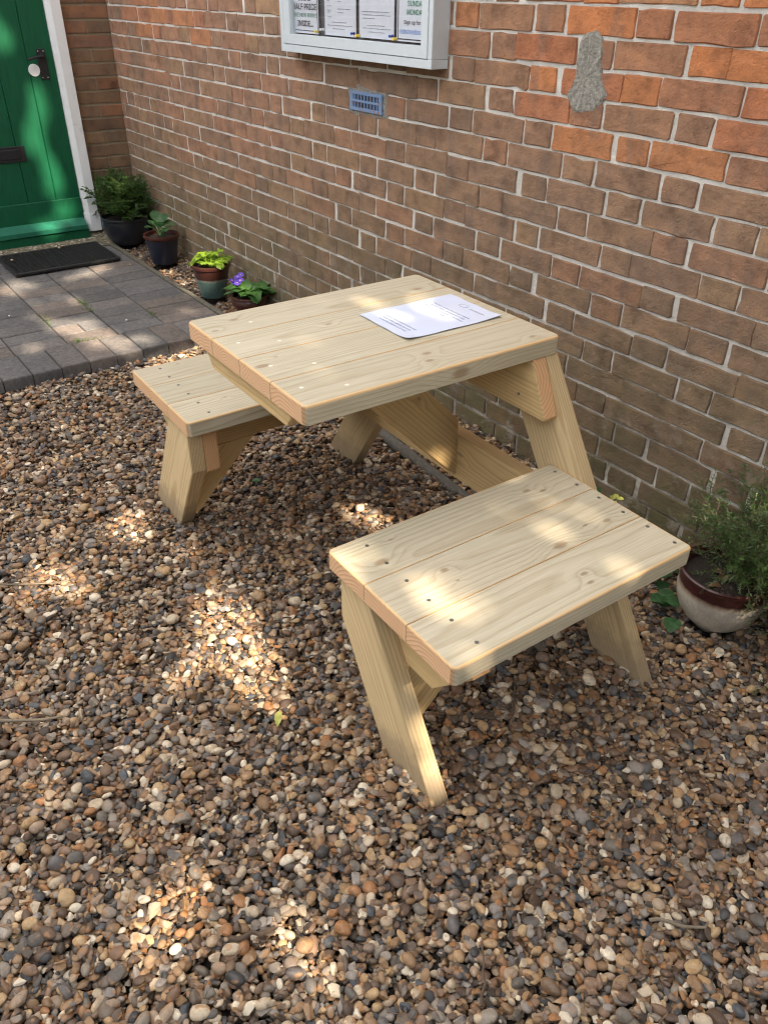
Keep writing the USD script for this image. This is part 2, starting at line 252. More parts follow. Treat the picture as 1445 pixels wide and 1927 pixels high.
# short return wall beside the door, facing +x
ret = thing('brick_wall', 'narrow dark brick return wall between the white door post and the long wall', 'wall')
YJ = -.272
k = 0
for i in range(-4, 20):
    z1 = ZT - HC * i - .0055; z0 = ZT - HC * (i + 1) + .0055
    spans = ((YJ, -.002),) if i % 2 else ((YJ, YJ + .128), (YJ + .136, -.002))
    for a, b in spans:
        r = np.random.default_rng(7000 + k); k += 1
        v, f = brick(a, b, z0, z1, r); v = np.stack([XC - v[:, 1], v[:, 0], v[:, 2]], 1); f = f
        c = PAL[r.choice([2, 3, 4, 6, 3, 4])] * r.uniform(.7, 1.0) * np.array([.95, .92, .8])
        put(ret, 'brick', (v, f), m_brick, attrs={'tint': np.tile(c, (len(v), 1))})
v, f = wall_sheet(YJ - .01, 0, -.1, 1.72, .015, mortar_y); put(ret, 'mortar', (np.stack([XC - .001 - v[:, 1], v[:, 0], v[:, 2]], 1), f[:, ::-1]), m_mortar2, smooth=True)
put(ret, 'upper_brickwork', box((XC - .23, YJ - .01, 1.722), (XC - .0005, -.001, 2.95)), m_brickwork)
put(ret, 'wall_core', box((XC - .23, YJ - .01, -.1), (XC - .03, .23, 1.72)), m_mortar2)
ret2 = thing('brick_wall', 'brick wall on the far side of the green door', 'wall')
put(ret2, 'brickwork', box((XC - .23, -3.2, -.1), (XC, -1.30, 2.95)), m_brickwork)
put(ret2, 'brickwork_over_door', box((XC - .23, -1.2995, 2.12), (XC, YJ - .0105, 2.95)), m_brickwork)

# ------------------------------------------------------------------ door
m_white = mat('white_paint', {'g': ('geometry', {}), 'n': ('noise_texture', {'scale': 16.0, 'detail': 8.0, 'roughness': .7}), 'r': ('rgb_ramp', {'ramp': [(.25, (.62, .60, .56)), (.4, (.76, .755, .74)), (.8, (.80, .80, .79))]}), 'bn': ('noise_texture', {'scale': 70.0, 'detail': 5.0}), 'b': ('bump', {'distance': .0012}), 'p': ('principled_bsdf', {'roughness': .45})},
    [('g.position', 'n.vector'), ('n.fac', 'r.fac'), ('r.color', 'p.base_color'), ('g.position', 'bn.vector'), ('bn.fac', 'b.height'), ('b.normal', 'p.normal')])
m_green = mat('green_paint', {'g': ('geometry', {}), 'mp': ('mapping', {'scale': (1, 9, 1.2)}), 'n': ('noise_texture', {'scale': 8.0, 'detail': 6.0, 'roughness': .6}), 'r': ('rgb_ramp', {'ramp': [(.3, (.0025, .066, .028)), (.7, (.0035, .092, .038))]}), 'b': ('bump', {'distance': .0012}), 'p': ('principled_bsdf', {'roughness': .5, 'specular_ior_level': .3})},
    [('g.position', 'mp.vector'), ('mp.vector', 'n.vector'), ('n.fac', 'r.fac'), ('r.color', 'p.base_color'), ('n.fac', 'b.height'), ('b.normal', 'p.normal')])
m_green2 = simple('worn_green_paint', (.014, .13, .075), .4, .25, 25.0, .0008)
m_iron = simple('black_iron', (.008, .008, .009), .55, .3, 60.0, .0006)
m_steel = simple('steel', (.55, .54, .52), .38, .25, 50.0, metallic=.9)
ZD = .095
fr = thing('door_frame', 'white painted timber door frame against the dark brick return', 'door frame')
jamb = hull([(XC + .045, -.283, z) for z in (.105, 2.06)] + [(XC + .045, -.338, z) for z in (.105, 2.06)] + [(XC + .02, -.366, z) for z in (.105, 2.06)] + [(XC - .06, -.366, z) for z in (.105, 2.06)] + [(XC - .06, -.283, z) for z in (.105, 2.06)])
put(fr, 'jamb', jamb, m_white)
put(fr, 'jamb', box((XC - .06, -1.30, .105), (XC + .045, -1.215, 2.06), .004), m_white)
put(fr, 'lintel', box((XC - .06, -1.30, 2.062), (XC + .045, -.283, 2.118), .004), m_white)
put(fr, 'jamb_foot', hull([(XC + .049, -.277, z) for z in (.10, .20)] + [(XC + .049, -.340, z) for z in (.10, .205)] + [(XC + .022, -.370, z) for z in (.10, .215)] + [(XC - .05, -.370, z) for z in (.10, .21)] + [(XC - .05, -.277, z) for z in (.10, .20)]), m_white, label='patched lower end of the door post')
dr = thing('door', 'green painted plank door with black handle and letter plate', 'door')
xs = XC + .012
edges = [-.368, -.517, -.686, -.858, -1.03, -1.213]
for a, b in zip(edges[:-1], edges[1:]):
    put(dr, 'plank', hull([(xs - c, y, z) for (c, o) in ((0, .004), (.004, 0), (.045, 0)) for y in (a - o - .0008, b + o + .0008) for z in (ZD + .02, 2.05)]), m_green)
put(dr, 'bottom_rail', box((xs + .001, -1.21, ZD + .02), (xs + .016, -.372, ZD + .215), .003), m_green)
put(dr, 'weather_bar', hull([(xs + .0165, y, ZD + .094) for y in (-1.21, -.40)] + [(xs + .018, y, ZD + .089) for y in (-1.21, -.376)] + [(xs + .078, y, ZD + .060) for y in (-1.21, -.378)] + [(xs + .078, y, ZD + .034) for y in (-1.21, -.378)] + [(xs + .0165, y, ZD + .034) for y in (-1.21, -.376)]), m_green2, label='worn lighter green weather bar along the foot of the door')
put(dr, 'sill', box((xs - .03, -1.213, ZD - .03), (xs + .066, -.368, ZD + .030), .004), m_green)
hp = put(dr, 'handle_plate', box((xs, -.462, .972), (xs + .006, -.412, 1.128), .0015), m_iron)
put(hp, 'lever', cat([cyl((xs, -.437, 1.093), (xs + .045, -.437, 1.093), .012), tube([(xs + .043, -.437, 1.093), (xs + .047, -.46, 1.092), (xs + .046, -.50, 1.086), (xs + .043, -.525, 1.079)], [.010, .0085, .007, .009], 8)]), m_iron, smooth=40)
for yy in (-.452, -.422):
    for zz in (.983, 1.117): put(hp, 'screw', cyl((xs + .005, yy, zz), (xs + .0075, yy, zz), .0035, 8), m_steel)
put(hp, 'keyhole', cyl((xs + .0055, -.437, 1.015), (xs + .0066, -.437, 1.015), .004, 10), m_black)
put(dr, 'escutcheon_disc', cyl((xs, -.492, 1.022), (xs + .006, -.492, 1.022), .032, 32), m_white, label='round pale disc beside the handle')
lp = put(dr, 'letter_plate', box((xs, -.93, .545), (xs + .008, -.642, .632), .002), m_iron)
put(lp, 'flap', box((xs + .0085, -.915, .563), (xs + .0125, -.672, .615), .002), m_iron)

# ------------------------------------------------------------------ paving, step, edging, mat
m_paver = mat('paver', {'g': ('geometry', {}), 't': ('attribute', {'attribute': 'tint'}), 'n': ('noise_texture', {'scale': 55.0, 'detail': 6.0, 'roughness': .75}), 'r': ('rgb_ramp', {'ramp': [(.3, (.62, .6, .6)), (.52, (1, 1, 1)), (.72, (1.5, 1.4, 1.32))]}), 'm': ('mix', {'mix_type': 'multiply', 'fac': 1.0}), 'n2': ('noise_texture', {'scale': 3.0, 'detail': 5.0}), 'r2': ('rgb_ramp', {'ramp': [(.3, (.8, .8, .8)), (.7, (1.12, 1.1, 1.06))]}), 'm2': ('mix', {'mix_type': 'multiply', 'fac': 1.0}),
    'bn': ('noise_texture', {'scale': 190.0, 'detail': 4.0}), 'b': ('bump', {'distance': .003}), 'p': ('principled_bsdf', {'roughness': .85, 'specular_ior_level': .3})},
    [('g.position', 'n.vector'), ('n.fac', 'r.fac'), ('t.color', 'm.color1'), ('r.color', 'm.color2'), ('g.position', 'n2.vector'), ('n2.fac', 'r2.fac'), ('m.color', 'm2.color1'), ('r2.color', 'm2.color2'), ('m2.color', 'p.base_color'), ('g.position', 'bn.vector'), ('bn.fac', 'b.height'), ('b.normal', 'p.normal')])
PVZ = .046
rp = np.random.default_rng(21)
pav = thing('pavement', 'grey block paving in front of the green door', None, kind='structure')
def paver(x0, x1, y0, y1):
    z = PVZ + rp.normal(0, .0013); tx, ty = rp.normal(0, .004, 2); cx, cy = (x0 + x1) / 2, (y0 + y1) / 2; pts = []
    for x, sx in ((x0, 1), (x1, -1)):
        for y, sy in ((y0, 1), (y1, -1)):
            zz = z + tx * (x - cx) + ty * (y - cy)
            pts += [(x + sx * .005, y + sy * .005, zz), (x + sx * .0015, y + sy * .0015, zz - .0025), (x, y, zz - .007), (x, y, zz - .055)]
    v, f = hull(pts); c = np.array([(.155, .142, .135), (.138, .133, .132), (.17, .145, .13), (.127, .123, .122)][rp.integers(4)]) * rp.uniform(.9, 1.15)
    put(pav, 'paver', (v, f), m_paver, attrs={'tint': np.tile(c, (len(v), 1))})
G = .0022
for n in range(13):
    y1 = -.299 - .1235 * n; paver(-2.186 + G, -1.937, y1 - .1235 + G, y1 - G)
cols = [-.299, -.577, -.814, -1.052, -1.29, -1.528, -1.766]
for ci, (a, b) in enumerate(zip(cols[:-1], cols[1:])):
    n = 12; xa = -3.726
    for kk in range(n):
        x0 = xa + (-2.186 - xa) * kk / n; x1 = xa + (-2.186 - xa) * (kk + 1) / n
        if ci == 2 and kk == 10: paver(x0 + G, x1 - G, b + G, b + .12 - G); paver(x0 + G, x1 - G, b + .12 + G, a - G)
        else: paver(x0 + G + rp.normal(0, .002), x1 - G, b + G, a - G)
m_joint = simple('joint_sand', (.045, .04, .034), .95, .4, 80.0, .004)
put(pav, 'joint_sand', box((-3.724, -1.90, -.03), (-1.945, -.30, PVZ - .008)), m_joint)
m_edge = simple('edging_wood', (.13, .115, .085), .9, .4, 45.0, .003)
put('/World', 'timber_edging', box((-3.74, -.296, -.03), (-1.93, -.268, PVZ + .004), .004), m_edge, label='thin weathered timber edging between the paving and the pebble strip', category='edging')
def log(pts, r, seed, n=10):
    v, f = tube(pts, r, 10); v = v + .004 * (meshkit.noise(v * 40 + seed).reshape(-1, 1)) * np.array([1, 1, 1.0]); return v, f
m_log = simple('weathered_timber', (.13, .12, .105), .9, .35, 60.0, .005)
put('/World', 'timber_edging', log([(-1.3, -.315, -.012), (-1.0, -.32, -.008), (-.7, -.325, -.004), (-.4, -.345, -.006), (-.1, -.355, -.014)], [.02, .022, .023, .022, .02], 3), m_log, smooth=True, label='rough grey timber pole lying on the gravel under the table near the wall', category='edging')
m_conc = mat('step_concrete', {'g': ('geometry', {}), 'v': ('voronoi_texture', {'scale': 75.0}), 'sc': ('separate_color', {}), 'r': ('rgb_ramp', {'ramp': [(0, (.10, .085, .05)), (.45, (.17, .145, .09)), (.75, (.24, .20, .13)), (.9, (.34, .29, .21)), (1, (.5, .45, .36))]}), 'b': ('bump', {'distance': .006, 'invert': True}), 'p': ('principled_bsdf', {'roughness': .9})},
    [('g.position', 'v.vector'), ('v.color', 'sc.color'), ('sc.r', 'r.fac'), ('r.color', 'p.base_color'), ('v.distance', 'b.height'), ('b.normal', 'p.normal')])
put('/World', 'doorstep', grid(-4.02, -3.728, -1.75, -.015, 20, 90, lambda x, y: .046 + (np.clip((-x - 3.728) / .22, 0, 1)) * .038 + .003 * meshkit.noise(np.stack([x * 14, y * 14, x * 0], -1).reshape(-1, 3)).reshape(x.shape)), m_conc, smooth=True, label='sloping old concrete doorstep with pebbles in it', category='doorstep')
m_rubber = simple('black_rubber', (.014, .0135, .013), .6, .35, 60.0, .0006)
mt = thing('doormat', 'black honeycomb rubber doormat on the paving before the green door', 'doormat')
MX0, MX1, MY0, MY1 = -3.765, -3.33, -.985, -.372
mz = .058
put(mt, 'border', cat([box((MX0, MY0, mz), (MX1, MY0 + .014, mz + .014), .003), box((MX0, MY1 - .014, mz), (MX1, MY1, mz + .014), .003), box((MX0, MY0 + .0145, mz), (MX0 + .014, MY1 - .0145, mz + .014), .003), box((MX1 - .014, MY0 + .0145, mz), (MX1, MY1 - .0145, mz + .014), .003)]), m_rubber)
put(mt, 'backing', box((MX0 + .004, MY0 + .004, mz - .004), (MX1 - .004, MY1 - .004, mz + .002)), m_rubber)
cells = []
for a in np.arange(MX0 + .022, MX1 - .018, .024):
    for jj, b in enumerate(np.arange(MY0 + .024, MY1 - .02, .028)):
        o = .012 if jj % 2 else 0
        if a + o > MX1 - .02: continue
        an = np.arange(8) * np.pi / 4; ring = []
        for rr, hh in ((.0125, .002), (.0105, .011), (.0075, .011), (.007, .002)): ring.append(np.c_[a + o + rr * np.cos(an), b + rr * 1.1 * np.sin(an), np.full(8, mz + hh)])
        v = np.vstack(ring); i, j = np.meshgrid(np.arange(3), np.arange(8), indexing='ij'); kx = (j + 1) % 8
        cells.append((v, np.vstack([np.stack([i * 8 + j, i * 8 + kx, (i + 1) * 8 + kx], -1).reshape(-1, 3), np.stack([i * 8 + j, (i + 1) * 8 + kx, (i + 1) * 8 + j], -1).reshape(-1, 3)])))
put(mt, 'honeycomb', cat(cells), m_rubber, kind='stuff')

# ------------------------------------------------------------------ notice board
m_alu = simple('pale_aluminium', (.56, .60, .62), .42, .03, 40.0)
m_felt = simple('grey_felt', (.11, .115, .13), .95, .15, 200.0)
m_paper = simple('white_paper', (.70, .70, .76), .6, .02, 30.0)
m_ink = simple('black_ink', (.03, .03, .035), .7); m_inkg = simple('green_ink', (.07, .24, .15), .7); m_inkb = simple('blue_ink', (.13, .27, .62), .7); m_grey = simple('grey_ink', (.30, .30, .34), .7)
nb = thing('notice_board', 'white metal framed glazed notice board with printed sheets on the brick wall', 'notice board')
BX0, BX1, BZ0, BZ1, BY = -1.774, -.797, 1.226, 1.95, -.072
put(nb, 'backing', box((BX0 + .004, -.034, BZ0 + .004), (BX1 - .004, -.004, BZ1 - .004)), m_felt)
def frame_bar(x0, x1, z0, z1, y0, y1, r=.0015): return box((x0, y0, z0), (x1, y1, z1), r)
put(nb, 'case', cat([frame_bar(BX0, BX1, BZ0, BZ0 + .027, BY, -.001), frame_bar(BX0, BX1, BZ1 - .027, BZ1, BY, -.001), frame_bar(BX0, BX0 + .027, BZ0 + .0275, BZ1 - .0275, BY, -.001), frame_bar(BX1 - .022, BX1, BZ0 + .0275, BZ1 - .0275, BY, -.001)]), m_alu)
IX0, IX1, IZ0, IZ1 = BX0 + .0295, BX1 - .0245, BZ0 + .0295, BZ1 - .0295
dfr = put(nb, 'door_frame', cat([hull([(x, y, z) for y in (BY - .001, BY + .03) for (x, z) in ((IX0, IZ0), (IX1, IZ0), (IX1 - .034, IZ0 + .034), (IX0 + .048, IZ0 + .034))]),
    hull([(x, y, z) for y in (BY - .001, BY + .03) for (x, z) in ((IX0, IZ1), (IX1, IZ1), (IX1 - .034, IZ1 - .034), (IX0 + .048, IZ1 - .034))]),
    hull([(x, y, z) for y in (BY - .0012, BY + .03) for (x, z) in ((IX0, IZ0 + .0004), (IX0, IZ1 - .0004), (IX0 + .0478, IZ1 - .0344), (IX0 + .0478, IZ0 + .0344))]),
    hull([(x, y, z) for y in (BY - .0012, BY + .03) for (x, z) in ((IX1, IZ0 + .0004), (IX1, IZ1 - .0004), (IX1 - .0338, IZ1 - .0344), (IX1 - .0338, IZ0 + .0344))])]), m_alu)
m_pane = mat('glass_pane', {'lw': ('layer_weight', {'blend': .5}), 'pw': ('math', {'math_type': 'power', 'value2': 4.0}), 'f': ('math', {'math_type': 'multiply_add', 'value2': .7, 'value3': .035}), 't': ('transparent_bsdf', {'color': (.97, .98, .98)}), 'gl': ('glossy_bsdf', {'roughness': .02}), 'mx': ('mix_closure', {})}, [('lw.facing', 'pw.value1'), ('pw.value', 'f.value1'), ('f.value', 'mx.fac'), ('t.BSDF', 'mx.closure1'), ('gl.BSDF', 'mx.closure2')], surface='mx.closure')
put(nb, 'glass_pane', box((IX0 + .05, BY + .012, IZ0 + .036), (IX1 - .036, BY + .014, IZ1 - .036)), m_pane)
def text_on_wall(txt, x0, x1, zb, h, y, bold=False):
    t = meshkit.text_mesh(txt, h, .0004, bold); v, f = vf(t); w = v[:, 0].max() - v[:, 0].min()
    v[:, 0] = (v[:, 0] - v[:, 0].min()) * (x1 - x0) / w
    return np.stack([x0 + v[:, 0], y - v[:, 2], zb + v[:, 1]], 1), f
YP = -.0465
def sheet(x0, z0, label, y=YP, top=.297): return put(nb, 'notice_sheet', box((x0, y, z0), (x0 + .21, y + .0008, z0 + top)), m_paper, label=label)
s1 = sheet(-1.733, 1.294, 'half price books notice')
put(s1, 'border_line', cat([box((-1.727, YP - .0009, 1.302), (-1.529, YP - .0002, 1.3045)), box((-1.727, YP - .0009, 1.306), (-1.7245, YP - .0002, 1.585)), box((-1.5315, YP - .0009, 1.306), (-1.529, YP - .0002, 1.585))]), m_ink)
put(s1, 'lettering', cat([text_on_wall('HALF PRICE', -1.708, -1.536, 1.373, .019, YP - .0006, True), text_on_wall('INSIDE...', -1.676, -1.562, 1.318, .018, YP - .0006, True), text_on_wall('BOOKS', -1.665, -1.575, 1.402, .019, YP - .0006, True)]), m_ink)
put(s1, 'green_lettering', text_on_wall('LIKE NEW BOOKS', -1.710, -1.531, 1.348, .0135, YP - .0006), m_inkg)
s2 = sheet(-1.478, 1.295, 'closely printed sheet with two columns of small type'); s3 = sheet(-1.248, 1.297, 'closely printed sheet with paragraphs of small type'); s4 = sheet(-1.023, 1.2965, 'offers notice in a dark border', top=.30)
def small_print(x0, rows, seed):
    r = np.random.default_rng(seed); out = []
    for (a, b, z) in rows:
        x = x0 + a
        while x < x0 + b - .004:
            w = r.uniform(.004, .013); w = min(w, x0 + b - x); h = r.uniform(.0016, .0026); out.append(box((x, YP - .0008, z), (x + w, YP - .0002, z + h))); x += w + .0025
    return cat(out)
put(s2, 'small_print', small_print(-1.478, [(.02, .045, 1.43), (.02, .05, 1.418), (.02, .04, 1.404), (.02, .046, 1.388), (.02, .044, 1.374), (.02, .036, 1.368), (.02, .048, 1.353), (.09, .16, 1.428), (.09, .165, 1.416), (.09, .12, 1.402), (.09, .17, 1.379), (.09, .128, 1.368), (.05, .15, 1.337), (.02, .185, 1.327), (.055, .14, 1.316)], 1), m_grey)
put(s3, 'small_print', small_print(-1.248, [(.03, .06, 1.43), (.035, .055, 1.421), (.02, .075, 1.412), (.02, .18, 1.376), (.02, .19, 1.366), (.02, .10, 1.356), (.05, .16, 1.335), (.02, .19, 1.326), (.06, .155, 1.315)], 2), m_grey)
put(s4, 'border_line', cat([box((-1.0165, YP - .0009, 1.3015), (-.825, YP - .0002, 1.305)), box((-1.0165, YP - .0009, 1.306), (-1.013, YP - .0002, 1.59))]), m_ink)
put(s4, 'green_lettering', cat([text_on_wall('SUNDAY', -.963, -.872, 1.3985, .0145, YP - .0006, True), text_on_wall('MONDAY', -.967, -.871, 1.3745, .0145, YP - .0006, True)]), m_inkg)
put(s4, 'lettering', text_on_wall('Sign up for offers', -.982, -.836, 1.347, .0115, YP - .0006), m_ink)
put(s4, 'blue_lettering', cat([text_on_wall('oldschoolbookshop', -1.007, -.832, 1.3225, .0105, YP - .0006), box((-1.007, YP - .0007, 1.3195), (-.832, YP - .0002, 1.3208))]), m_inkb)
m_pin = {'yellow': simple('yellow_plastic', (.75, .52, .06), .35), 'blue': simple('blue_plastic', (.02, .05, .30), .35), 'clear': simple('white_plastic', (.7, .7, .7), .35)}
for x, z, c in ((-1.527, 1.303, 'yellow'), (-1.484, 1.312, 'clear'), (-1.277, 1.307, 'blue'), (-1.246, 1.302, 'yellow'), (-1.043, 1.309, 'blue'), (-1.022, 1.302, 'yellow')):
    put(nb, 'push_pin', cat([cyl((x, YP - .001, z), (x - .001, YP - .006, z), .005, 10), cyl((x - .001, YP - .006, z), (x - .002, YP - .012, z), .0028, 8), cyl((x - .002, YP - .012, z), (x - .003, YP - .016, z), .0048, 10)]), m_pin[c], smooth=40)
put(nb, 'hinge', box((BX0 + .0272, BY - .0005, 1.30), (BX0 + .029, BY + .02, 1.46)), m_black)

# ------------------------------------------------------------------ picnic table
def wood(name, seed, knots=(), dirt=False, warm_shade=0.0):
    """Pale pressure-treated softwood. gc = (along, across, thickness) in metres inside the board, wf = (end grain, eased edge, -)."""
    r = np.random.default_rng(seed); py, pz = r.uniform(-.02, .165), r.uniform(-.09, -.015) if r.random() < .7 else r.uniform(.06, .13); off = r.uniform(0, 50, 3); tn = r.uniform(.90, 1.04)
    N = {'gc': ('attribute', {'attribute': 'gc'}), 'wf': ('attribute', {'attribute': 'wf'}), 'sf': ('separate_xyz', {}), 'sp': ('separate_xyz', {}),
         'mo': ('mapping', {'location': tuple(off), 'scale': (1.6, 9, 9)}), 'n1': ('noise_texture', {'scale': 1.0, 'detail': 2.0, 'roughness': .5}),
         'mo2': ('mapping', {'location': tuple(off[::-1]), 'scale': (5, 160, 160)}), 'n2': ('noise_texture', {'scale': 1.6, 'detail': 4.0, 'roughness': .7}),
         'mo3': ('mapping', {'location': tuple(off + 7), 'scale': (2.2, 7, 7)}), 'n3': ('noise_texture', {'scale': 1.0, 'detail': 3.0, 'roughness': .6}),
         'dy': ('math', {'math_type': 'add', 'value2': -py}), 'dz': ('math', {'math_type': 'add', 'value2': -pz}), 'y2': ('math', {'math_type': 'multiply'}), 'z2': ('math', {'math_type': 'multiply'}), 'ss': ('math', {'math_type': 'add'}), 'rr': ('math', {'math_type': 'sqrt'}),
         'wa': ('math', {'math_type': 'multiply_add', 'value2': .028}), 'fr': ('math', {'math_type': 'multiply', 'value2': float(r.uniform(105, 170))}), 'fc': ('math', {'math_type': 'fraction'}),
         'ring': ('rgb_ramp', {'ramp': [(0, (.04,) * 3), (.4, (.12,) * 3), (.68, (.45,) * 3), (.86, (1,) * 3), (.95, (.6,) * 3), (1, (.04,) * 3)]}),
         'rf': ('math', {'math_type': 'multiply', 'value2': 1.0 if warm_shade else .85}), 'rf2': ('math', {'math_type': 'multiply_add', 'value2': .75, 'value3': .25}), 'rf3': ('math', {'math_type': 'multiply'}),
         'gr': ('rgb_ramp', {'ramp': [(.35, (0, 0, 0)), (.75, (1, 1, 1))]}), 'gk': ('math', {'math_type': 'multiply', 'value2': .55}),
         'base': ('mix', {'color1': tuple(np.array((.525 + .085 * warm_shade, .462 - .05 * warm_shade, .345 - .165 * warm_shade)) * tn * .96), 'color2': tuple(np.array((.475 + .08 * warm_shade, .455 - .06 * warm_shade, .34 - .17 * warm_shade)) * tn * .94)}), 'late': ('mix', {'color2': (.30, .19, .085) if warm_shade else (.33, .255, .15)}),
         'fib': ('rgb_ramp', {'ramp': [(.25, (.80, .785, .75)), (.7, (1.07, 1.07, 1.07))]}), 'fm': ('mix', {'mix_type': 'multiply', 'fac': 1.0}),
         'endm': ('mix', {'color2': (.60, .345, .175)}), 'ec': ('mix', {'color1': (.60, .355, .19), 'color2': (.42, .19, .08)}), 'eg': ('mix', {'color2': (.66, .405, .175)}), 'egf': ('math', {'math_type': 'multiply', 'value2': .7}), 'enf': ('math', {'math_type': 'multiply', 'value2': .78}),
         'b': ('bump', {'strength': .5, 'distance': .0008}), 'bh': ('math', {'math_type': 'multiply_add', 'value2': -.6}), 'p': ('principled_bsdf', {'roughness': .55, 'specular_ior_level': .35})}
    L = [('wf.vector', 'sf.vector'), ('gc.vector', 'mo.vector'), ('mo.vector', 'n1.vector'), ('gc.vector', 'mo2.vector'), ('mo2.vector', 'n2.vector'), ('gc.vector', 'mo3.vector'), ('mo3.vector', 'n3.vector'), ('gc.vector', 'sp.vector'),
         ('sp.y', 'dy.value1'), ('sp.z', 'dz.value1'), ('dy.value', 'y2.value1'), ('dy.value', 'y2.value2'), ('dz.value', 'z2.value1'), ('dz.value', 'z2.value2'), ('y2.value', 'ss.value1'), ('z2.value', 'ss.value2'), ('ss.value', 'rr.value1'),
         ('n1.fac', 'wa.value1'), ('rr.value', 'wa.value3')]
    radial, dark = 'wa.value', None
    for k, kn_ in enumerate(knots):
        a = f'k{k}'; ka, kc, kr = kn_[:3]; kz = kn_[3] if len(kn_) > 3 else None
        N |= {a + 'm': ('mapping', {'location': (-ka, -kc * 1.0, 0 if kz is None else -kz), 'scale': (1, 1, 0 if kz is None else 1)}), a + 'sx': ('mapping', {'scale': (.55, 1, 1)}), a + 'l': ('vector_math', {'math_type': 'length'}), a + 'n': ('math', {'math_type': 'multiply_add', 'value2': .010, 'value3': -.005}), a + 'd': ('math', {'math_type': 'add'}),
              a + 'w': ('map_range', {'range_type': 'smoothstep', 'from_min': kr * 3.4, 'from_max': 0.0, 'to_min': 0.0, 'to_max': kr * 1.1, 'clamp': True}), a + 'wa': ('math', {'math_type': 'add'}),
              a + 'c': ('map_range', {'range_type': 'smoothstep', 'from_min': kr * .85, 'from_max': kr * .3, 'to_min': 0.0, 'to_max': .78, 'clamp': True})}
        L += [('gc.vector', a + 'm.vector'), (a + 'm.vector', a + 'sx.vector'), (a + 'sx.vector', a + 'l.vector1'), ('n2.fac', a + 'n.value1'), (a + 'n.value', a + 'd.value1'), (a + 'l.value', a + 'd.value2'), (a + 'd.value', a + 'w.value'), (a + 'd.value', a + 'c.value'), (radial, a + 'wa.value1'), (a + 'w.result', a + 'wa.value2')]
        radial = a + 'wa.value'
        if dark is None: dark = a + 'c.result'
        else:
            N[a + 'mx'] = ('math', {'math_type': 'maximum'}); L += [(dark, a + 'mx.value1'), (a + 'c.result', a + 'mx.value2')]; dark = a + 'mx.value'
    L += [(radial, 'fr.value1'), ('fr.value', 'fc.value1'), ('fc.value', 'ring.fac'), ('ring.color', 'rf.value1'), ('n3.fac', 'rf2.value1'), ('rf.value', 'rf3.value1'), ('rf2.value', 'rf3.value2'),
          ('n3.fac', 'gr.fac'), ('gr.color', 'gk.value1'), ('gk.value', 'base.fac'), ('base.color', 'late.color1'), ('rf3.value', 'late.fac'), ('n2.fac', 'fib.fac'), ('late.color', 'fm.color1'), ('fib.color', 'fm.color2')]
    out = 'fm.color'
    if dark:
        N['kd'] = ('mix', {'color2': (.24, .165, .095)}); L += [(out, 'kd.color1'), (dark, 'kd.fac')]; out = 'kd.color'
    if dirt:
        N |= {'gp': ('geometry', {}), 'gz': ('separate_xyz', {}), 'dn': ('noise_texture', {'scale': 30.0, 'detail': 6.0, 'roughness': .7}), 'da': ('math', {'math_type': 'multiply_add', 'value2': -.16}), 'dr': ('map_range', {'from_min': .03, 'from_max': -.04, 'to_min': 0.0, 'to_max': .7, 'clamp': True}), 'dm': ('mix', {'color2': (.20, .15, .10)})}
        L += [('gp.position', 'gz.vector'), ('gp.position', 'dn.vector'), ('dn.fac', 'da.value1'), ('gz.z', 'da.value3'), ('da.value', 'dr.value'), (out, 'dm.color1'), ('dr.result', 'dm.fac')]; out = 'dm.color'
    L += [(out, 'eg.color1'), ('sf.y', 'egf.value1'), ('egf.value', 'eg.fac'), ('eg.color', 'endm.color1'), ('ring.color', 'ec.fac'), ('ec.color', 'endm.color2'), ('sf.x', 'enf.value1'), ('enf.value', 'endm.fac'), ('endm.color', 'p.base_color'),
          ('ring.color', 'bh.value1'), ('n2.fac', 'bh.value3'), ('bh.value', 'b.height'), ('b.normal', 'p.normal')]
    return mat(name, N, L)
def inset(poly, d):
    """Convex counter-clockwise polygon with each edge i (i -> i+1) moved inwards by d[i]."""
    P = np.asarray(poly, float); n = len(P); d = np.broadcast_to(d, (n,)); E = np.roll(P, -1, 0) - P; E /= np.linalg.norm(E, axis=1, keepdims=True); Nn = np.stack([-E[:, 1], E[:, 0]], 1); out = []
    for i in range(n):
        a, b = (i - 1) % n, i; A = np.array([Nn[a], Nn[b]]); rhs = np.array([P[i] @ Nn[a] + d[a], P[i] @ Nn[b] + d[b]])
        out.append(np.linalg.solve(A, rhs) if abs(np.linalg.det(A)) > 1e-4 else P[i] + Nn[b] * d[b])
    return np.array(out)
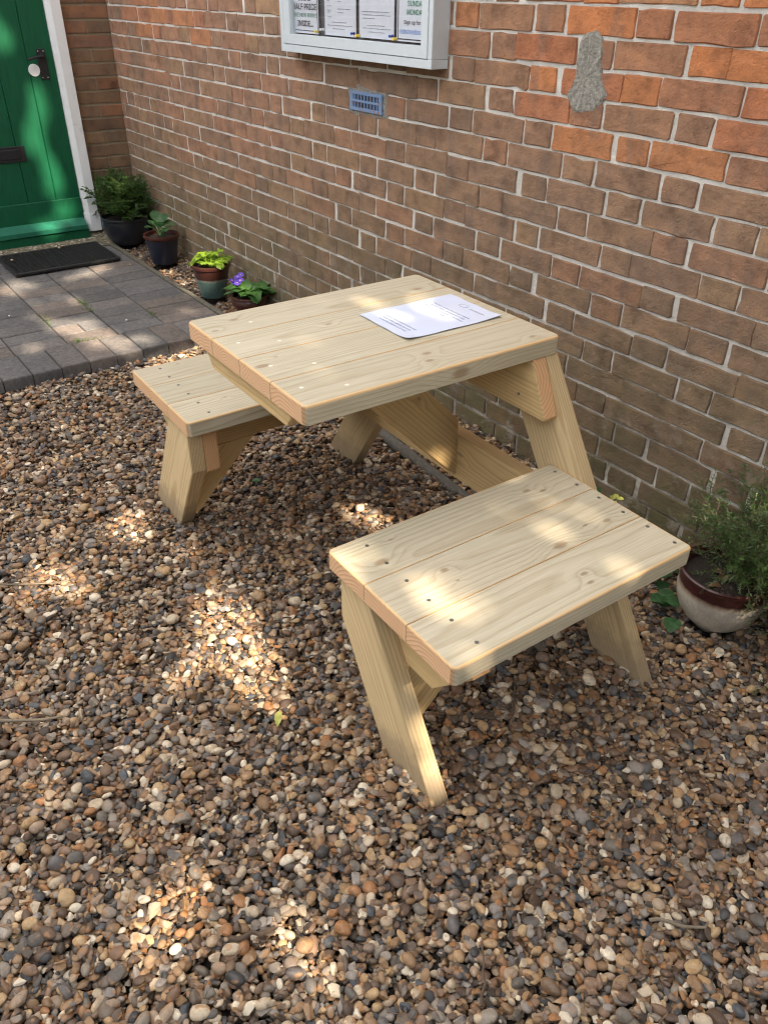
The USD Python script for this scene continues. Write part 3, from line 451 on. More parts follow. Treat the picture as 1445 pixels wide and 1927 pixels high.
def timber(parent, name, poly, t0, t1, frame, along, m, et=.002, eb=.002, **tags):
    """A convex piece of timber: polygon in the (a, b) plane of frame, thick from t0 to t1 along the third axis. along: unit vector of the grain in (a, b)."""
    P = np.asarray(poly, float)
    if np.dot(P[:, 0], np.roll(P[:, 1], -1)) - np.dot(P[:, 1], np.roll(P[:, 0], -1)) < 0: P = P[::-1]; et = et if np.ndim(et) == 0 else np.array(et)[::-1]
    et, eb = np.broadcast_to(et, len(P)), np.broadcast_to(eb, len(P)); mt_, mb = et.max(), eb.max(); pts = []
    for q, h in ((1.0, 0.0), (.42, .16), (.1, .5), (0, 1.0)):
        for z, e, mx, sg in ((t1, et, mt_, -1), (t0, eb, mb, 1)):
            I = inset(P, e * q); pts += [(x, y, z + sg * mx * h) for x, y in I]
    v, f = hull(pts); tri = v[f]; nn = np.cross(tri[:, 1] - tri[:, 0], tri[:, 2] - tri[:, 0]); nn /= np.linalg.norm(nn, axis=1, keepdims=True) + 1e-15
    V = tri.reshape(-1, 3); F = np.arange(len(V)).reshape(-1, 3)
    al = np.array([along[0], along[1], 0.0]); ac = np.array([-along[1], along[0], 0.0])
    lo = P.min(0); gc = np.stack([V @ al - (P @ np.array(along)).min(), V @ ac - (P @ ac[:2]).min(), V[:, 2] - t0], 1)
    end = (np.abs(nn @ al) > .78).astype(float); flat = np.maximum(np.maximum(np.abs(nn @ al), np.abs(nn @ ac)), np.abs(nn[:, 2])); tops = (nn[:, 2] > .08) & (nn[:, 2] < .97)
    wfv = np.repeat(np.stack([end, tops.astype(float), end * 0], 1), 3, 0)
    W = np.stack([V @ np.array(fr_) for fr_ in np.array(frame).T], 1)
    return put(parent, name, (W, F), m, attrs={'gc': gc, 'wf': wfv}, **tags)
XY = [(1, 0, 0), (0, 1, 0), (0, 0, 1)]            # a = x, b = y, thickness = z
XZ = [(1, 0, 0), (0, 0, 1), (0, 1, 0)]            # a = x, b = z, thickness = y   (t0, t1 are y)
YZ = [(0, 1, 0), (0, 0, 1), (1, 0, 0)]            # a = y, b = z, thickness = x
tb = thing('picnic_table', 'new pale wooden picnic table with two attached bench seats on the gravel', 'picnic table', at=(-.014, -1.2201, 0), rotz=-1.213)
m_plug = simple('pale_plug', (.66, .61, .50), .5, .05); m_screw = simple('screw_head', (.16, .155, .15), .38, .5, 300.0, metallic=.7)
TW, TL = .145, .708
tk = {0: [(.10, .055, .011), (.03, .10, .009), (.625, .112, .012)], 1: [(.28, .065, .008)], 2: [(.026, .06, .016), (.075, .03, .006)], 3: [(.37, .055, .011), (.35, .09, .010), (.645, .11, .009), (.40, .142, .022, .022)]}
for k in range(4):
    x0 = -.29 + TW * k; x1 = x0 + TW - .0022; c = .011
    if k == 0: poly, ee = [(x0 + c, 0), (x1, 0), (x1, TL), (x0 + c, TL), (x0 + .004, TL - .005), (x0, TL - c), (x0, c), (x0 + .004, .005)], [.0055, .001, .0055, .0055, .0055, .0055, .0055, .0055]
    elif k == 3: poly, ee = [(x0, 0), (x1 - c, 0), (x1 - .004, .005), (x1, c), (x1, TL - c), (x1 - .004, TL - .005), (x1 - c, TL), (x0, TL)], [.0055, .0055, .0055, .0055, .0055, .0055, .0055, .001]
    else: poly, ee = [(x0, 0), (x1, 0), (x1, TL), (x0, TL)], [.0055, .001, .0055, .001]
    p = timber(tb, 'tabletop_board', poly, .716, .761, XY, (0, 1), wood(f'wood_top_{"abcd"[k]}', 30 + k * 3, [(q[0], TW - .003 - q[1], *q[2:]) for q in tk[k]]), et=ee, eb=.003)
    for yy in (.042, .128):
        for xx in ((.5,)):
            q = x0 + TW * (.64 if k in (0,) else (.52, .62, .55)[k - 1]) + (-.02 if yy < .1 else .02) * (1 if k else 0)
            if k == 0 and yy < .1: continue
            put(p, 'screw_plug', cyl((q, yy, .7605), (q, yy, .7614), .005, 14), m_plug)
def seat(side, x0, y0, y1, kn, seed):
    W3 = .145; c = .010
    for k in range(3):
        a = x0 + W3 * k; b = a + W3 - .0018
        if k == 0: poly, ee = [(a + c, y0), (b, y0), (b, y1), (a + c, y1), (a + .004, y1 - .004), (a, y1 - c), (a, y0 + c), (a + .004, y0 + .004)], [.005, .001, .005, .005, .005, .005, .005, .005]
        elif k == 2: poly, ee = [(a, y0), (b - c, y0), (b - .004, y0 + .004), (b, y0 + c), (b, y1 - c), (b - .004, y1 - .004), (b - c, y1), (a, y1)], [.005, .005, .005, .005, .005, .005, .005, .001]
        else: poly, ee = [(a, y0), (b, y0), (b, y1), (a, y1)], [.005, .001, .005, .001]
        p = timber(tb, 'seat_board', poly, .405, .45, XY, (0, 1), wood(f'wood_seat_{side}_{"abc"[k]}', seed + k, [(aa, .1425 - bb, rr) for aa, bb, rr in kn[k]]), et=ee, eb=.003)
        for yy in (y0 + .080, y1 - .022):
            for xx in (.036, .110):
                put(p, 'screw', cyl((a + xx, yy, .4495), (a + xx, yy, .4508), .0042, 12), m_screw)
seat('near', .350, .003, .667, {0: [(.073, .10, .015), (.135, .045, .005), (.52, .063, .010), (.554, .084, .008)], 1: [(.165, .05, .010), (.167, .094, .005), (.428, .122, .017), (.585, .112, .010), (.53, .098, .006)], 2: [(.397, .076, .009), (.387, .103, .007)]}, 71)
seat('far', -.792, -.012, .661, {0: [(.14, .03, .007)], 1: [(.21, .15, .005)], 2: [(.16, .045, .006)]}, 91)
wl = [wood(f'wood_leg_{"abcd"[k]}', 120 + k, kk, True, .6) for k, kk in zip(range(4), ([], [(.45, .06, .018), (.12, .10, .012)], [], []))]  # browner than the tops: partly own wood tone, partly shade put into the colour
wf_ = [wood(f'wood_frame_{"abcdef"[k]}', 140 + k, kk, False, .85) for k, kk in zip(range(6), ([(.08, .075, .012)], [(.79, .085, .012), (.4, .05, .010)], [(.55, .07, .012), (.3, .03, .008)], [], [], []))]  # frame browned further, some of it painted shade, some heartwood tone
sl = np.array([.648, -1.0]) / np.hypot(.648, 1)
# splayed legs: long ones at the back reach from table top to ground, short ones stand under the front of each seat
timber(tb, 'leg', [(.108, .715), (.284, .715), (.772, -.04), (.606, -.04)], .668, .708, XZ, tuple(sl), wl[0])
timber(tb, 'leg', [(-.108, .715), (-.284, .715), (-.772, -.04), (-.606, -.04)], .668, .708, XZ, (-sl[0], sl[1]), wl[1])
timber(tb, 'leg', [(.383, .404), (.383, .285), (.578, -.04), (.758, -.04), (.482, .404)], .016, .060, XZ, tuple(sl), wl[2], et=.0025, eb=.004)
timber(tb, 'leg', [(-.396, .404), (-.396, .27), (-.590, -.04), (-.795, -.04), (-.525, .404)], -.004, .040, XZ, (-sl[0], sl[1]), wl[3], et=.0025, eb=.004)
timber(tb, 'table_bearer', [(-.285, .715), (.285, .715), (.347, .583), (.343, .575), (-.343, .575), (-.347, .583)], .624, .667, XZ, (1, 0), wf_[0], et=.003, eb=.005)
timber(tb, 'table_bearer', [(-.208, .712), (-.208, .700), (-.185, .671), (.185, .671), (.205, .695), (.205, .712)], .012, .157, XZ, (1, 0), wf_[3], et=.002, eb=.003)
timber(tb, 'seat_rail', [(-.74, .404), (.74, .404), (.74, .36), (.66, .262), (-.66, .262), (-.74, .36)], .624, .667, XZ, (1, 0), wf_[1], et=.002, eb=.004)
timber(tb, 'brace', [(.6235, .272), (.6235, .452), (.362, .714), (.182, .714)], -.010, .036, YZ, (-.7071, .7071), wf_[2], et=.003, eb=.003, label='diagonal strut from the rear rail up to the table top')
timber(tb, 'seat_bearer', [(.383, .404), (.383, .262), (.657, .262), (.772, .382), (.772, .404)], .061, .104, XZ, (1, 0), wf_[4])
timber(tb, 'seat_bearer', [(-.396, .404), (-.396, .262), (-.667, .262), (-.775, .382), (-.775, .404)], .041, .084, XZ, (1, 0), wf_[5])
for sd, ya in ((1, .1045), (-1, .0845)):
    xa, xb = sorted((sd * .531, sd * .576))
    timber(tb, 'seat_stiffener', [(ya, .404), (.6235, .404), (.6235, .262), (ya, .262)], xa, xb, YZ, (1, 0), wf_[4 if sd > 0 else 5])
    yb = .0605 if sd > 0 else .0405
    timber(tb, 'brace', [(yb, .038), (yb, .2605), (yb + .223, .2605)], xa, xb, YZ, (.7071, .7071), wf_[3 if sd > 0 else 4])
for xx, zz in ((.16, .655), (.252, .615)): put(tb, 'screw', cyl((xx, .6242, zz), (xx, .6228, zz), .0042, 12), m_screw)

# laminated sheet lying on the table top
m_lam = mat('sky_tinted_sheet', {'p': ('principled_bsdf', {'base_color': (.62, .67, .82), 'roughness': .32, 'coat_weight': .6, 'coat_roughness': .12})}, [])  # blue sky reflection painted into the base colour of the white sheet
pp = thing('laminated_notice', 'white laminated printed sheet lying on the picnic table top', 'notice', at=(.0105, -.697, .7622), rotz=-1.6)
sx, sy = .1035, .1465
v, f = grid(-sx, sx, -sy, sy, 14, 18, lambda x, y: .0006 + .0016 * np.clip((np.abs(x) / sx) ** 6 + (np.abs(y) / sy) ** 6, 0, 1.2) * (.3 + .7 * np.sin(x * 40 + y * 23 + 1) ** 2) + .002 * np.clip((np.abs(x) / sx) ** 5 * (np.abs(y) / sy) ** 5, 0, 1) * (1 + x / sx))
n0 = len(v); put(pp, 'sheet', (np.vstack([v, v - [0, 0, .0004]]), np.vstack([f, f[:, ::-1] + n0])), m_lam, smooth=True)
m_type = simple('soft_black_print', (.27, .29, .38), .7)
def flat_text(txt, xc, yb, h, w=None, bold=False):
    v, f = vf(meshkit.text_mesh(txt, h, .0002, bold)); W = v[:, 0].max() - v[:, 0].min(); s = 1 if w is None else w / W
    v[:, 0] = (v[:, 0] - v[:, 0].min() - W / 2) * s + xc; v[:, 1] += yb; v[:, 2] += .0012; return v, f
put(pp, 'lettering', cat([flat_text('This four-seater bench was made to', 0, .064, .0058, .145), flat_text('hand by Niklas Woodworks in Old', 0, .051, .0058, .135), flat_text('Buckenham, the carpenter of Old School', 0, .038, .0058, .155), flat_text('Bookshop.', 0, .025, .0058, .045),
    flat_text('If you\'d like a bench of your own', 0, -.093, .0058, .125), flat_text('order online with the QR code', 0, -.106, .0058, .115), flat_text('or call me (Mark) on 07963', 0, -.119, .0058, .110)]), m_type)
put(pp, 'emblem', cat([flat_text('NIKLAS WOODWORKS', .045, .112, .0042, .055)] + [tube([(-.01 + .016 * math.cos(a), .116 + .009 * math.sin(a), .0013) for a in np.linspace(a0, a0 + 2.4, 8)], .0005, 4) for a0 in (0, 2.1, 4.2)]), m_grey)

# ------------------------------------------------------------------ pots and plants
def glaze(name, stops, z0, h, rough=.18, speck=.15, wob=.12):
    """Glazed pot: colour bands by height with a running, uneven border."""
    return mat(name, {'g': ('geometry', {}), 'sz': ('separate_xyz', {}), 'mr': ('map_range', {'from_min': z0, 'from_max': z0 + h, 'to_min': 0.0, 'to_max': 1.0}), 'mp': ('mapping', {'scale': (1, 1, .25)}), 'n': ('noise_texture', {'scale': 75.0, 'detail': 4.0, 'roughness': .6}), 'ad': ('math', {'math_type': 'multiply_add', 'value2': wob, 'value3': -wob / 2}), 'su': ('math', {'math_type': 'add'}),
        'r': ('rgb_ramp', {'ramp': stops}), 'n2': ('noise_texture', {'scale': 120.0, 'detail': 3.0}), 'r2': ('rgb_ramp', {'ramp': [(.3, (1 - speck,) * 3), (.6, (1,) * 3)]}), 'm': ('mix', {'mix_type': 'multiply', 'fac': 1.0}), 'b': ('bump', {'distance': .0006}), 'p': ('principled_bsdf', {'roughness': rough, 'specular_ior_level': .5})},
        [('g.position', 'sz.vector'), ('sz.z', 'mr.value'), ('g.position', 'mp.vector'), ('mp.vector', 'n.vector'), ('n.fac', 'ad.value1'), ('mr.result', 'su.value1'), ('ad.value', 'su.value2'), ('su.value', 'r.fac'), ('g.position', 'n2.vector'), ('n2.fac', 'r2.fac'), ('r.color', 'm.color1'), ('r2.color', 'm.color2'), ('m.color', 'p.base_color'), ('n2.fac', 'b.height'), ('b.normal', 'p.normal')])
m_soil = simple('potting_soil', (.028, .02, .014), .95, .5, 120.0, .006, 200.0)
def pot(name, label, cx, cy, z, prof, soil_r, soil_z, m, tilt=None):
    t = thing(name, label, 'plant pot', at=(cx, cy, z))
    body = revolve(prof); put(t, 'body', body, m, smooth=40)
    s = revolve([(0.0001, soil_z + .006), (soil_r * .5, soil_z + .004), (soil_r, soil_z)], 28); sv = s[0]; sv[:, 2] += .006 * (meshkit.noise(sv * 90) - .5); put(t, 'soil', (sv, s[1]), m_soil)
    return t
ZS = .035
def profile(rb, rt, h, rim, bulge=0.0, th=.008):
    out = [(rb - .012, .0), (rb, .004)] + [(rb + (rt - rb) * u ** (1 - .35 * bulge) + bulge * .02 * math.sin(math.pi * u), .004 + (h - rim - .004) * u) for u in np.linspace(.1, 1, 8)]
    return out + [(rt + .006, h - rim + .003), (rt + .008, h - rim * .5), (rt + .006, h - .002), (rt + .001, h), (rt - th * .5, h - .004), (rt - th, h - .03), (rt - th - .01, h - .06)]
pot('plant_pot', 'wide black glazed pot with a dark ferny shrub in the corner by the door post', -3.74, -.172, ZS, profile(.085, .142, .175, .02, .8), .125, .15, glaze('glaze_black', [(0, (.012, .013, .017)), (1, (.016, .017, .022))], ZS, .18, .3))
pot('plant_pot', 'black pot with red brown rim holding a small broad leaved plant', -3.20, -.150, ZS, profile(.072, .098, .172, .022), .085, .150, glaze('glaze_night', [(0, (.013, .015, .024)), (.80, (.012, .014, .024)), (.86, (.045, .013, .010)), (1, (.07, .02, .014))], ZS, .175, .22, wob=.05))
pot('plant_pot', 'green and brown glazed pot holding a lime green crinkled plant', -2.472, -.178, ZS, profile(.066, .098, .178, .022), .085, .155, glaze('glaze_green', [(0, (.055, .095, .085)), (.50, (.075, .125, .115)), (.56, (.16, .17, .14)), (.60, (.038, .015, .011)), (1, (.055, .018, .014))], ZS, .18, .2, .3, .10))
pot('plant_pot', 'low brown bowl holding a purple primrose', -2.165, -.118, ZS, profile(.062, .086, .082, .016, .7), .074, .066, glaze('glaze_brown', [(0, (.035, .014, .011)), (1, (.07, .022, .017))], ZS, .085, .22))
RX, RY = .698, -.205
prR = [(a * .94, b) for a, b in [(.045, -.02), (.062, .0), (.088, .022), (.108, .05), (.119, .08), (.123, .108), (.121, .134), (.120, .150), (.124, .160), (.129, .165), (.129, .170), (.124, .173), (.117, .170), (.112, .155), (.11, .11)]]
potR = pot('plant_pot', 'cream bowl shaped pot with maroon rim behind the near bench seat', RX, RY, .0, prR, .106, .142, glaze('glaze_cream', [(0, (.38, .335, .27)), (.66, (.40, .355, .295)), (.72, (.24, .17, .12)), (.765, (.03, .008, .008)), (1, (.045, .010, .009))], .0, .172, .32, .2, .05))
def leaf_mat(name, c, trans=.35, rough=.45, var=.35):
    c = np.array(c, float)
    return mat(name, {'g': ('geometry', {}), 'n': ('noise_texture', {'scale': 55.0, 'detail': 3.0}), 'r': ('rgb_ramp', {'ramp': [(.3, tuple(c * (1 - var))), (.7, tuple(c * (1 + var)))]}), 'p': ('principled_bsdf', {'roughness': rough}), 'tr': ('translucent_bsdf', {}), 'mx': ('mix_closure', {'fac': trans})},
        [('g.position', 'n.vector'), ('n.fac', 'r.fac'), ('r.color', 'p.base_color'), ('r.color', 'tr.color'), ('p.BSDF', 'mx.closure1'), ('tr.BSDF', 'mx.closure2')], surface='mx.closure')
m_fern = leaf_mat('fern_leaf', (.055, .115, .022), .3); m_heath = leaf_mat('heath_leaf', (.065, .12, .03), .3); m_broad = leaf_mat('broad_leaf', (.05, .13, .045), .3); m_lime = leaf_mat('lime_leaf', (.20, .32, .03), .4); m_prim = leaf_mat('primrose_leaf', (.07, .17, .04), .3); m_dead = leaf_mat('dry_leaf', (.22, .13, .07), .2); m_ivy = leaf_mat('ivy_leaf', (.03, .085, .03), .25); m_twig = simple('twig_bark', (.09, .06, .04), .9, .4, 80.0, .002)
m_petal = leaf_mat('purple_petal', (.12, .06, .48), .3); m_yellow = leaf_mat('yellow_leaf', (.42, .44, .12), .4)
def leaf(base, d, up, L, W, fold=.2, curl=.25, wav=0.0, seed=0, nl=7, nw=5):
    d = np.asarray(d, float); d /= np.linalg.norm(d); s = np.cross(d, up); s /= np.linalg.norm(s) + 1e-9; n = np.cross(s, d); r = np.random.default_rng(seed); ph = r.uniform(0, 6, 3)
    u, w = np.meshgrid(np.linspace(0, 1, nl), np.linspace(-1, 1, nw), indexing='ij'); wid = W * np.sin(np.pi * np.clip(u * .92 + .06, 0, 1)) ** .75
    if wav: wid = wid * (1 + wav * .35 * np.sin(u * 22 + ph[0]))
    h = fold * wid * np.abs(w) - curl * L * u ** 2 + wav * .18 * L * np.abs(w) * np.sin(u * 13 + w * 3 + ph[1])
    v = np.asarray(base) + (u * L)[..., None] * d + (w * wid)[..., None] * s + h[..., None] * n; v = v.reshape(-1, 3)
    i, j = np.meshgrid(np.arange(nl - 1), np.arange(nw - 1), indexing='ij'); a = i * nw + j
    return v, np.vstack([np.stack([a, a + nw, a + nw + 1], -1).reshape(-1, 3), np.stack([a, a + nw + 1, a + 1], -1).reshape(-1, 3)])
def sprig(base, d, L, r, needles=26, nl=.012, nw=.0016, droop=.35, spread=.9, side=False):
    """A stem with many needle leaves; returns (stem tube, needles)."""
    d = np.asarray(d, float); d /= np.linalg.norm(d); n = 7; p = [np.asarray(base, float)]; q = d.copy()
    for k in range(n):
        q = q + np.array([r.normal(0, .09), r.normal(0, .09), -droop / n * (k / n) * 1.6]); q /= np.linalg.norm(q); p.append(p[-1] + q * L / n)
    p = np.array(p); V, F = [], []; c = 0
    u = np.sort(r.uniform(.18, 1, needles)); x = u * n; i = np.minimum(x.astype(int), n - 1); t = (x - i)[:, None]; pos = p[i] * (1 - t) + p[i + 1] * t; dr = p[i + 1] - p[i]; dr /= np.linalg.norm(dr, axis=1, keepdims=True)
    rv = r.normal(0, 1, (needles, 3))
    if side: rv = np.cross(dr, [0, 0, 1.0]) * np.where(np.arange(needles) % 2, 1, -1)[:, None] + r.normal(0, .25, (needles, 3))
    rv -= dr * (rv * dr).sum(1, keepdims=True); rv /= np.linalg.norm(rv, axis=1, keepdims=True); nd = dr * (1 - spread * .45) + rv * spread; nd /= np.linalg.norm(nd, axis=1, keepdims=True); wd = np.cross(nd, r.normal(0, 1, (needles, 3))); wd /= np.linalg.norm(wd, axis=1, keepdims=True)
    ll = (nl * r.uniform(.6, 1.25, needles) * (1.15 - .6 * u))[:, None]; ww = nw * np.ones((needles, 1))
    v = np.stack([pos - wd * ww * .4, pos + nd * ll * .5 - wd * ww, pos + nd * ll, pos + nd * ll * .5 + wd * ww], 1).reshape(-1, 3); b = np.arange(needles)[:, None] * 4
    f = np.vstack([b + [0, 1, 2], b + [0, 2, 3]])
    return tube(p, np.linspace(.0014, .0006, len(p)), 4), (v, f)
def bush(name, label, base, n, sprd, L, m, r, top=1.0, **kw):
    t = thing(name, label, 'shrub', at=base); st, nd = [], []
    for k in range(n):
        a = r.uniform(0, 2 * np.pi); e = r.uniform(.1, 1) ** .7; d = np.array([math.cos(a) * e * sprd[0] + sprd[2], math.sin(a) * e * sprd[1] + sprd[3], top * (1.25 - e)]); b = np.array([math.cos(a), math.sin(a), 0]) * r.uniform(0, .05)
        s, q = sprig(b, d, L * r.uniform(.6, 1.1), r, **kw); st.append(s); nd.append(q)
        for z in range(kw.get('needles', 26) // 14):
            k2 = r.integers(8, 24); bb = s[0][min(len(s[0]) - 3, (k2 // 4) * 4 + 1)]
            s2, q2 = sprig(bb, d + r.normal(0, .45, 3), L * r.uniform(.25, .45), r, **{**kw, 'needles': kw.get('needles', 26) // 2 + 4}); st.append(s2); nd.append(q2)
    put(t, 'stems', cat(st), m_twig); put(t, 'foliage', cat(nd), m, kind='stuff'); return t
rb = np.random.default_rng(77)
bush('shrub', 'dark green ferny conifer growing from the black pot in the corner', (-3.74, -.165, ZS + .15), 62, (.45, .34, .09, .02), .29, m_fern, rb, 1.0, needles=64, nl=.034, nw=.0032, droop=.5, spread=.8, side=True)
tr_ = bush('shrub', 'wispy heath shrub growing from the cream pot beside the near bench', (RX + .06, RY + .045, .14), 150, (.9, .5, .34, .10), .31, m_heath, rb, 1.1, needles=60, nl=.017, nw=.0016, droop=.75, spread=.85)
st, nd = zip(*[sprig((RX + .02 + rb.uniform(-.02, .02), RY + .04, .15), (.10 + rb.normal(0, .05), .05, 1.0), .36 * rb.uniform(.75, 1.02), rb, needles=90, nl=.018, nw=.0018, droop=.05, spread=.85) for _ in range(3)])
put(tr_, 'tall_shoot', cat(nd), leaf_mat('young_leaf', (.14, .19, .06), .35)); put(tr_, 'stems', cat(st), m_twig)
bush('shrub', 'trailing dark shrub on the gravel right of the cream pot', (RX + .42, RY + .08, .0), 80, (1.0, .75, .0, -.05), .34, m_heath, rb, .9, needles=44, nl=.017, nw=.0016, droop=.9, spread=.85)
def rosette(name, label, base, n, L, W, m, r, elev=(.35, 1.1), wav=0.0, fold=.2, curl=.35, stemL=.03):
    t = thing(name, label, 'plant', at=base); stems = []
    for k in range(n):
        a = k * 2.4 + r.uniform(-.3, .3); e = r.uniform(*elev); d = np.array([math.cos(a) * math.cos(e), math.sin(a) * math.cos(e), math.sin(e)]); s0 = np.array([math.cos(a), math.sin(a), 0]) * .008; s1 = s0 + d * stemL * r.uniform(.6, 1.3) + np.array([0, 0, .01])
        stems.append(tube([s0, (s0 + s1) / 2 + [0, 0, .003], s1], .0016, 5)); ll = L * r.uniform(.7, 1.15)
        put(t, 'leaf', leaf(s1, d * [1, 1, .5], [0, 0, 1], ll, W * r.uniform(.8, 1.15), fold, curl, wav, int(r.integers(1e6)), 9 if wav else 7, 7 if wav else 5), m, smooth=True)
    put(t, 'stems', cat(stems), m); return t
rosette('plant', 'small seedling with rounded dull green leaves in the black and red pot', (-3.20, -.15, ZS + .155), 10, .075, .032, m_broad, rb, (.7, 1.35), stemL=.055)
rosette('plant', 'lime green crinkle leaved plant lit bright in the green pot', (-2.472, -.178, ZS + .158), 17, .068, .036, m_lime, rb, (.3, 1.3), wav=1.0, fold=.1, stemL=.04)
tp = rosette('plant', 'purple flowering primrose with crinkled leaves in the low brown bowl', (-2.165, -.118, ZS + .070), 16, .105, .036, m_prim, rb, (.45, 1.15), wav=.45, fold=.25, curl=.55, stemL=.02)
for k in range(9):
    c = np.array([-.045 + rb.uniform(-.03, .035), -.035 + rb.uniform(-.03, .025), .075 + rb.uniform(-.008, .026)]); up = np.array([rb.normal(.25, .3), rb.normal(-.35, .3), 1.0]); up /= np.linalg.norm(up); a1 = np.cross(up, [1, 0, 0]); a1 /= np.linalg.norm(a1); a2 = np.cross(up, a1); P = []
    for j in range(5):
        an = j * 2 * np.pi / 5 + k; dd = math.cos(an) * a1 + math.sin(an) * a2; P.append(leaf(c, dd + up * .12, up, 0.019, .0105, .1, .1, .2, k * 5 + j, 4, 3))
    fp = put(tp, 'flower', cat(P), m_petal, smooth=True); put(fp, 'eye', cyl(c + up * .0005, c + up * .0022, .003, 8), m_pin['yellow'])
def creeper(name, label, spots, m, r, size):
    t = thing(name, label, 'plant', at=(0, 0, 0)); 
    for (x, y, z) in spots:
        for k in range(r.integers(3, 6)):
            a = r.uniform(0, 6.3); put(t, 'leaf', leaf((x + r.normal(0, .02), y + r.normal(0, .012), z + r.uniform(0, .035)), (math.cos(a), math.sin(a) - .3, r.uniform(-.1, .5)), (0, 0, 1), size * r.uniform(.7, 1.2), size * .48, .15, .3, .2, int(r.integers(1e6))), m, smooth=True)
creeper('ivy', 'low ivy leaves at the wall foot behind the near bench seat', [(.24, -.07, .02), (.32, -.075, .02), (.40, -.07, .03), (.47, -.08, .02), (.54, -.09, .01), (.10, -.06, .03), (.43, -.13, .0), (.50, -.17, .0)], m_ivy, rb, .045)
creeper('ivy', 'tiny seedling of bright leaves at the wall foot just past the seat edge', [(.235, -.10, .10)], m_yellow, rb, .022)
creeper('weed', 'small green weed leaf against the left side of the cream pot', [(.57, -.27, .0), (.60, -.31, .0)], m_broad, rb, .05)

# ------------------------------------------------------------------ gravel
rg = np.random.default_rng(4)
PEB = [(.30, .27, .24), (.16, .15, .145), (.42, .31, .20), (.23, .17, .125), (.085, .085, .09), (.36, .29, .23), (.46, .40, .32), (.27, .19, .12), (.20, .165, .14), (.12, .13, .15), (.34, .24, .155), (.27, .22, .19), (.145, .105, .08), (.52, .46, .38), (.33, .24, .16), (.18, .17, .175), (.40, .33, .26), (.24, .165, .12), (.31, .29, .28), (.105, .085, .07), (.44, .34, .22), (.21, .19, .17), (.36, .21, .11), (.28, .20, .15), (.60, .56, .49), (.17, .125, .10)]
def pebble_mat(name, seed, rough):
    r = np.random.default_rng(seed); o = r.permutation(len(PEB)); tone_ = lambda c: (c * .92 + c.mean() * .08)
    st = [(i / len(o), tuple(np.clip((tone_(np.array(PEB[k])) / .25) ** 1.35 * .25 * .68 * np.array([1.03, .965, .875]), 0, 1))) for i, k in enumerate(o)]
    return mat(name, {'oi': ('object_info', {}), 'ra': ('rgb_ramp', {'ramp': st, 'interpolate': False}), 'g': ('geometry', {}), 'n': ('noise_texture', {'scale': 85.0, 'detail': 5.0, 'roughness': .65, 'distortion': .6}), 'r': ('rgb_ramp', {'ramp': [(.27, (.38, .36, .34)), (.43, (.9, .9, .9)), (.58, (1.05, 1.03, 1.0)), (.72, (1.75, 1.65, 1.5))]}), 'm': ('mix', {'mix_type': 'multiply', 'fac': .95}),
        'n2': ('noise_texture', {'scale': 45.0, 'detail': 2.0}), 'r2': ('rgb_ramp', {'ramp': [(.60, (0, 0, 0)), (.66, (.7, .7, .7))]}), 'mr': ('mix', {'color2': (.30, .15, .06)}), 'bn': ('noise_texture', {'scale': 420.0, 'detail': 3.0}), 'b': ('bump', {'distance': .0007}), 'p': ('principled_bsdf', {'roughness': rough, 'specular_ior_level': .4})},
        [('oi.random', 'ra.fac'), ('g.position', 'n.vector'), ('n.fac', 'r.fac'), ('ra.color', 'm.color1'), ('r.color', 'm.color2'), ('g.position', 'n2.vector'), ('n2.fac', 'r2.fac'), ('m.color', 'mr.color1'), ('r2.color', 'mr.fac'), ('mr.color', 'p.base_color'), ('g.position', 'bn.vector'), ('bn.fac', 'b.height'), ('b.normal', 'p.normal')])
pm = [pebble_mat('pebble_a', 1, .5), pebble_mat('pebble_b', 2, .62), pebble_mat('pebble_c', 3, .42)]
def pebble(k):
    r = np.random.default_rng(900 + k); ic = trimesh.creation.icosphere(2, 1.0); v = np.array(ic.vertices)
    if k % 5 < 2 or k % 10 == 4:                                     # water-worn
        v = v * (1 + .30 * (meshkit.noise(v * 1.1 + r.uniform(0, 9, 3)).reshape(-1, 1) - .5)) + .06 * (meshkit.noise(v * 2.6 + 3 + k).reshape(-1, 1) - .5); return (v / np.abs(v).max(0), np.array(ic.faces)), True
    n = r.integers(8, 14); d = r.normal(0, 1, (n, 3)); d /= np.linalg.norm(d, axis=1, keepdims=True); cut = r.uniform(.32, .72, n)   # broken flint: a ball cut by planes, edges rubbed
    v = v * (1 + .25 * (meshkit.noise(v * 1.4 + r.uniform(0, 9, 3)).reshape(-1, 1) - .5))
    for q, c in zip(d, cut):
        h = v @ q - c; v = v - np.where(h > 0, h * .97, 0)[:, None] * q
    return (v / np.abs(v).max(0), np.array(ic.faces)), 28
gv = UsdGeom.PointInstancer.Define(stage, '/World/gravel'); _used.add('/World/gravel')
tag(gv.GetPrim(), 'mixed brown and grey pebbles covering the ground', None, None, 'stuff')
NP = 30; protos = []
for k in range(NP):
    (v, f), sm = pebble(k); protos.append(put('/World/gravel', 'pebble', (v, f), pm[k % 3], smooth=sm))
gv.CreatePrototypesRel().SetTargets([Sdf.Path(p) for p in protos])
GX0, GX1, GY0, GY1, CELL = -3.95, 1.75, -2.35, .0, .004
nx, ny = int((GX1 - GX0) / CELL), int((GY1 - GY0) / CELL)
xx, yy = np.meshgrid(GX0 + (np.arange(nx) + .5) * CELL, GY0 + (np.arange(ny) + .5) * CELL, indexing='ij')
strip = np.clip((yy + .30) / .06, 0, 1) * np.clip((-1.5 - xx) / .5, 0, 1)
base = -.034 + .034 * strip + .006 * (meshkit.fbm(np.stack([xx * 3.2, yy * 3.2, xx * 0], -1), 3) - .5) + .030 * np.clip((yy + .14) / .14, 0, 1) + .018 * np.exp(-(((xx - .64) / .17) ** 2 + ((yy + 1.30) / .10) ** 2))
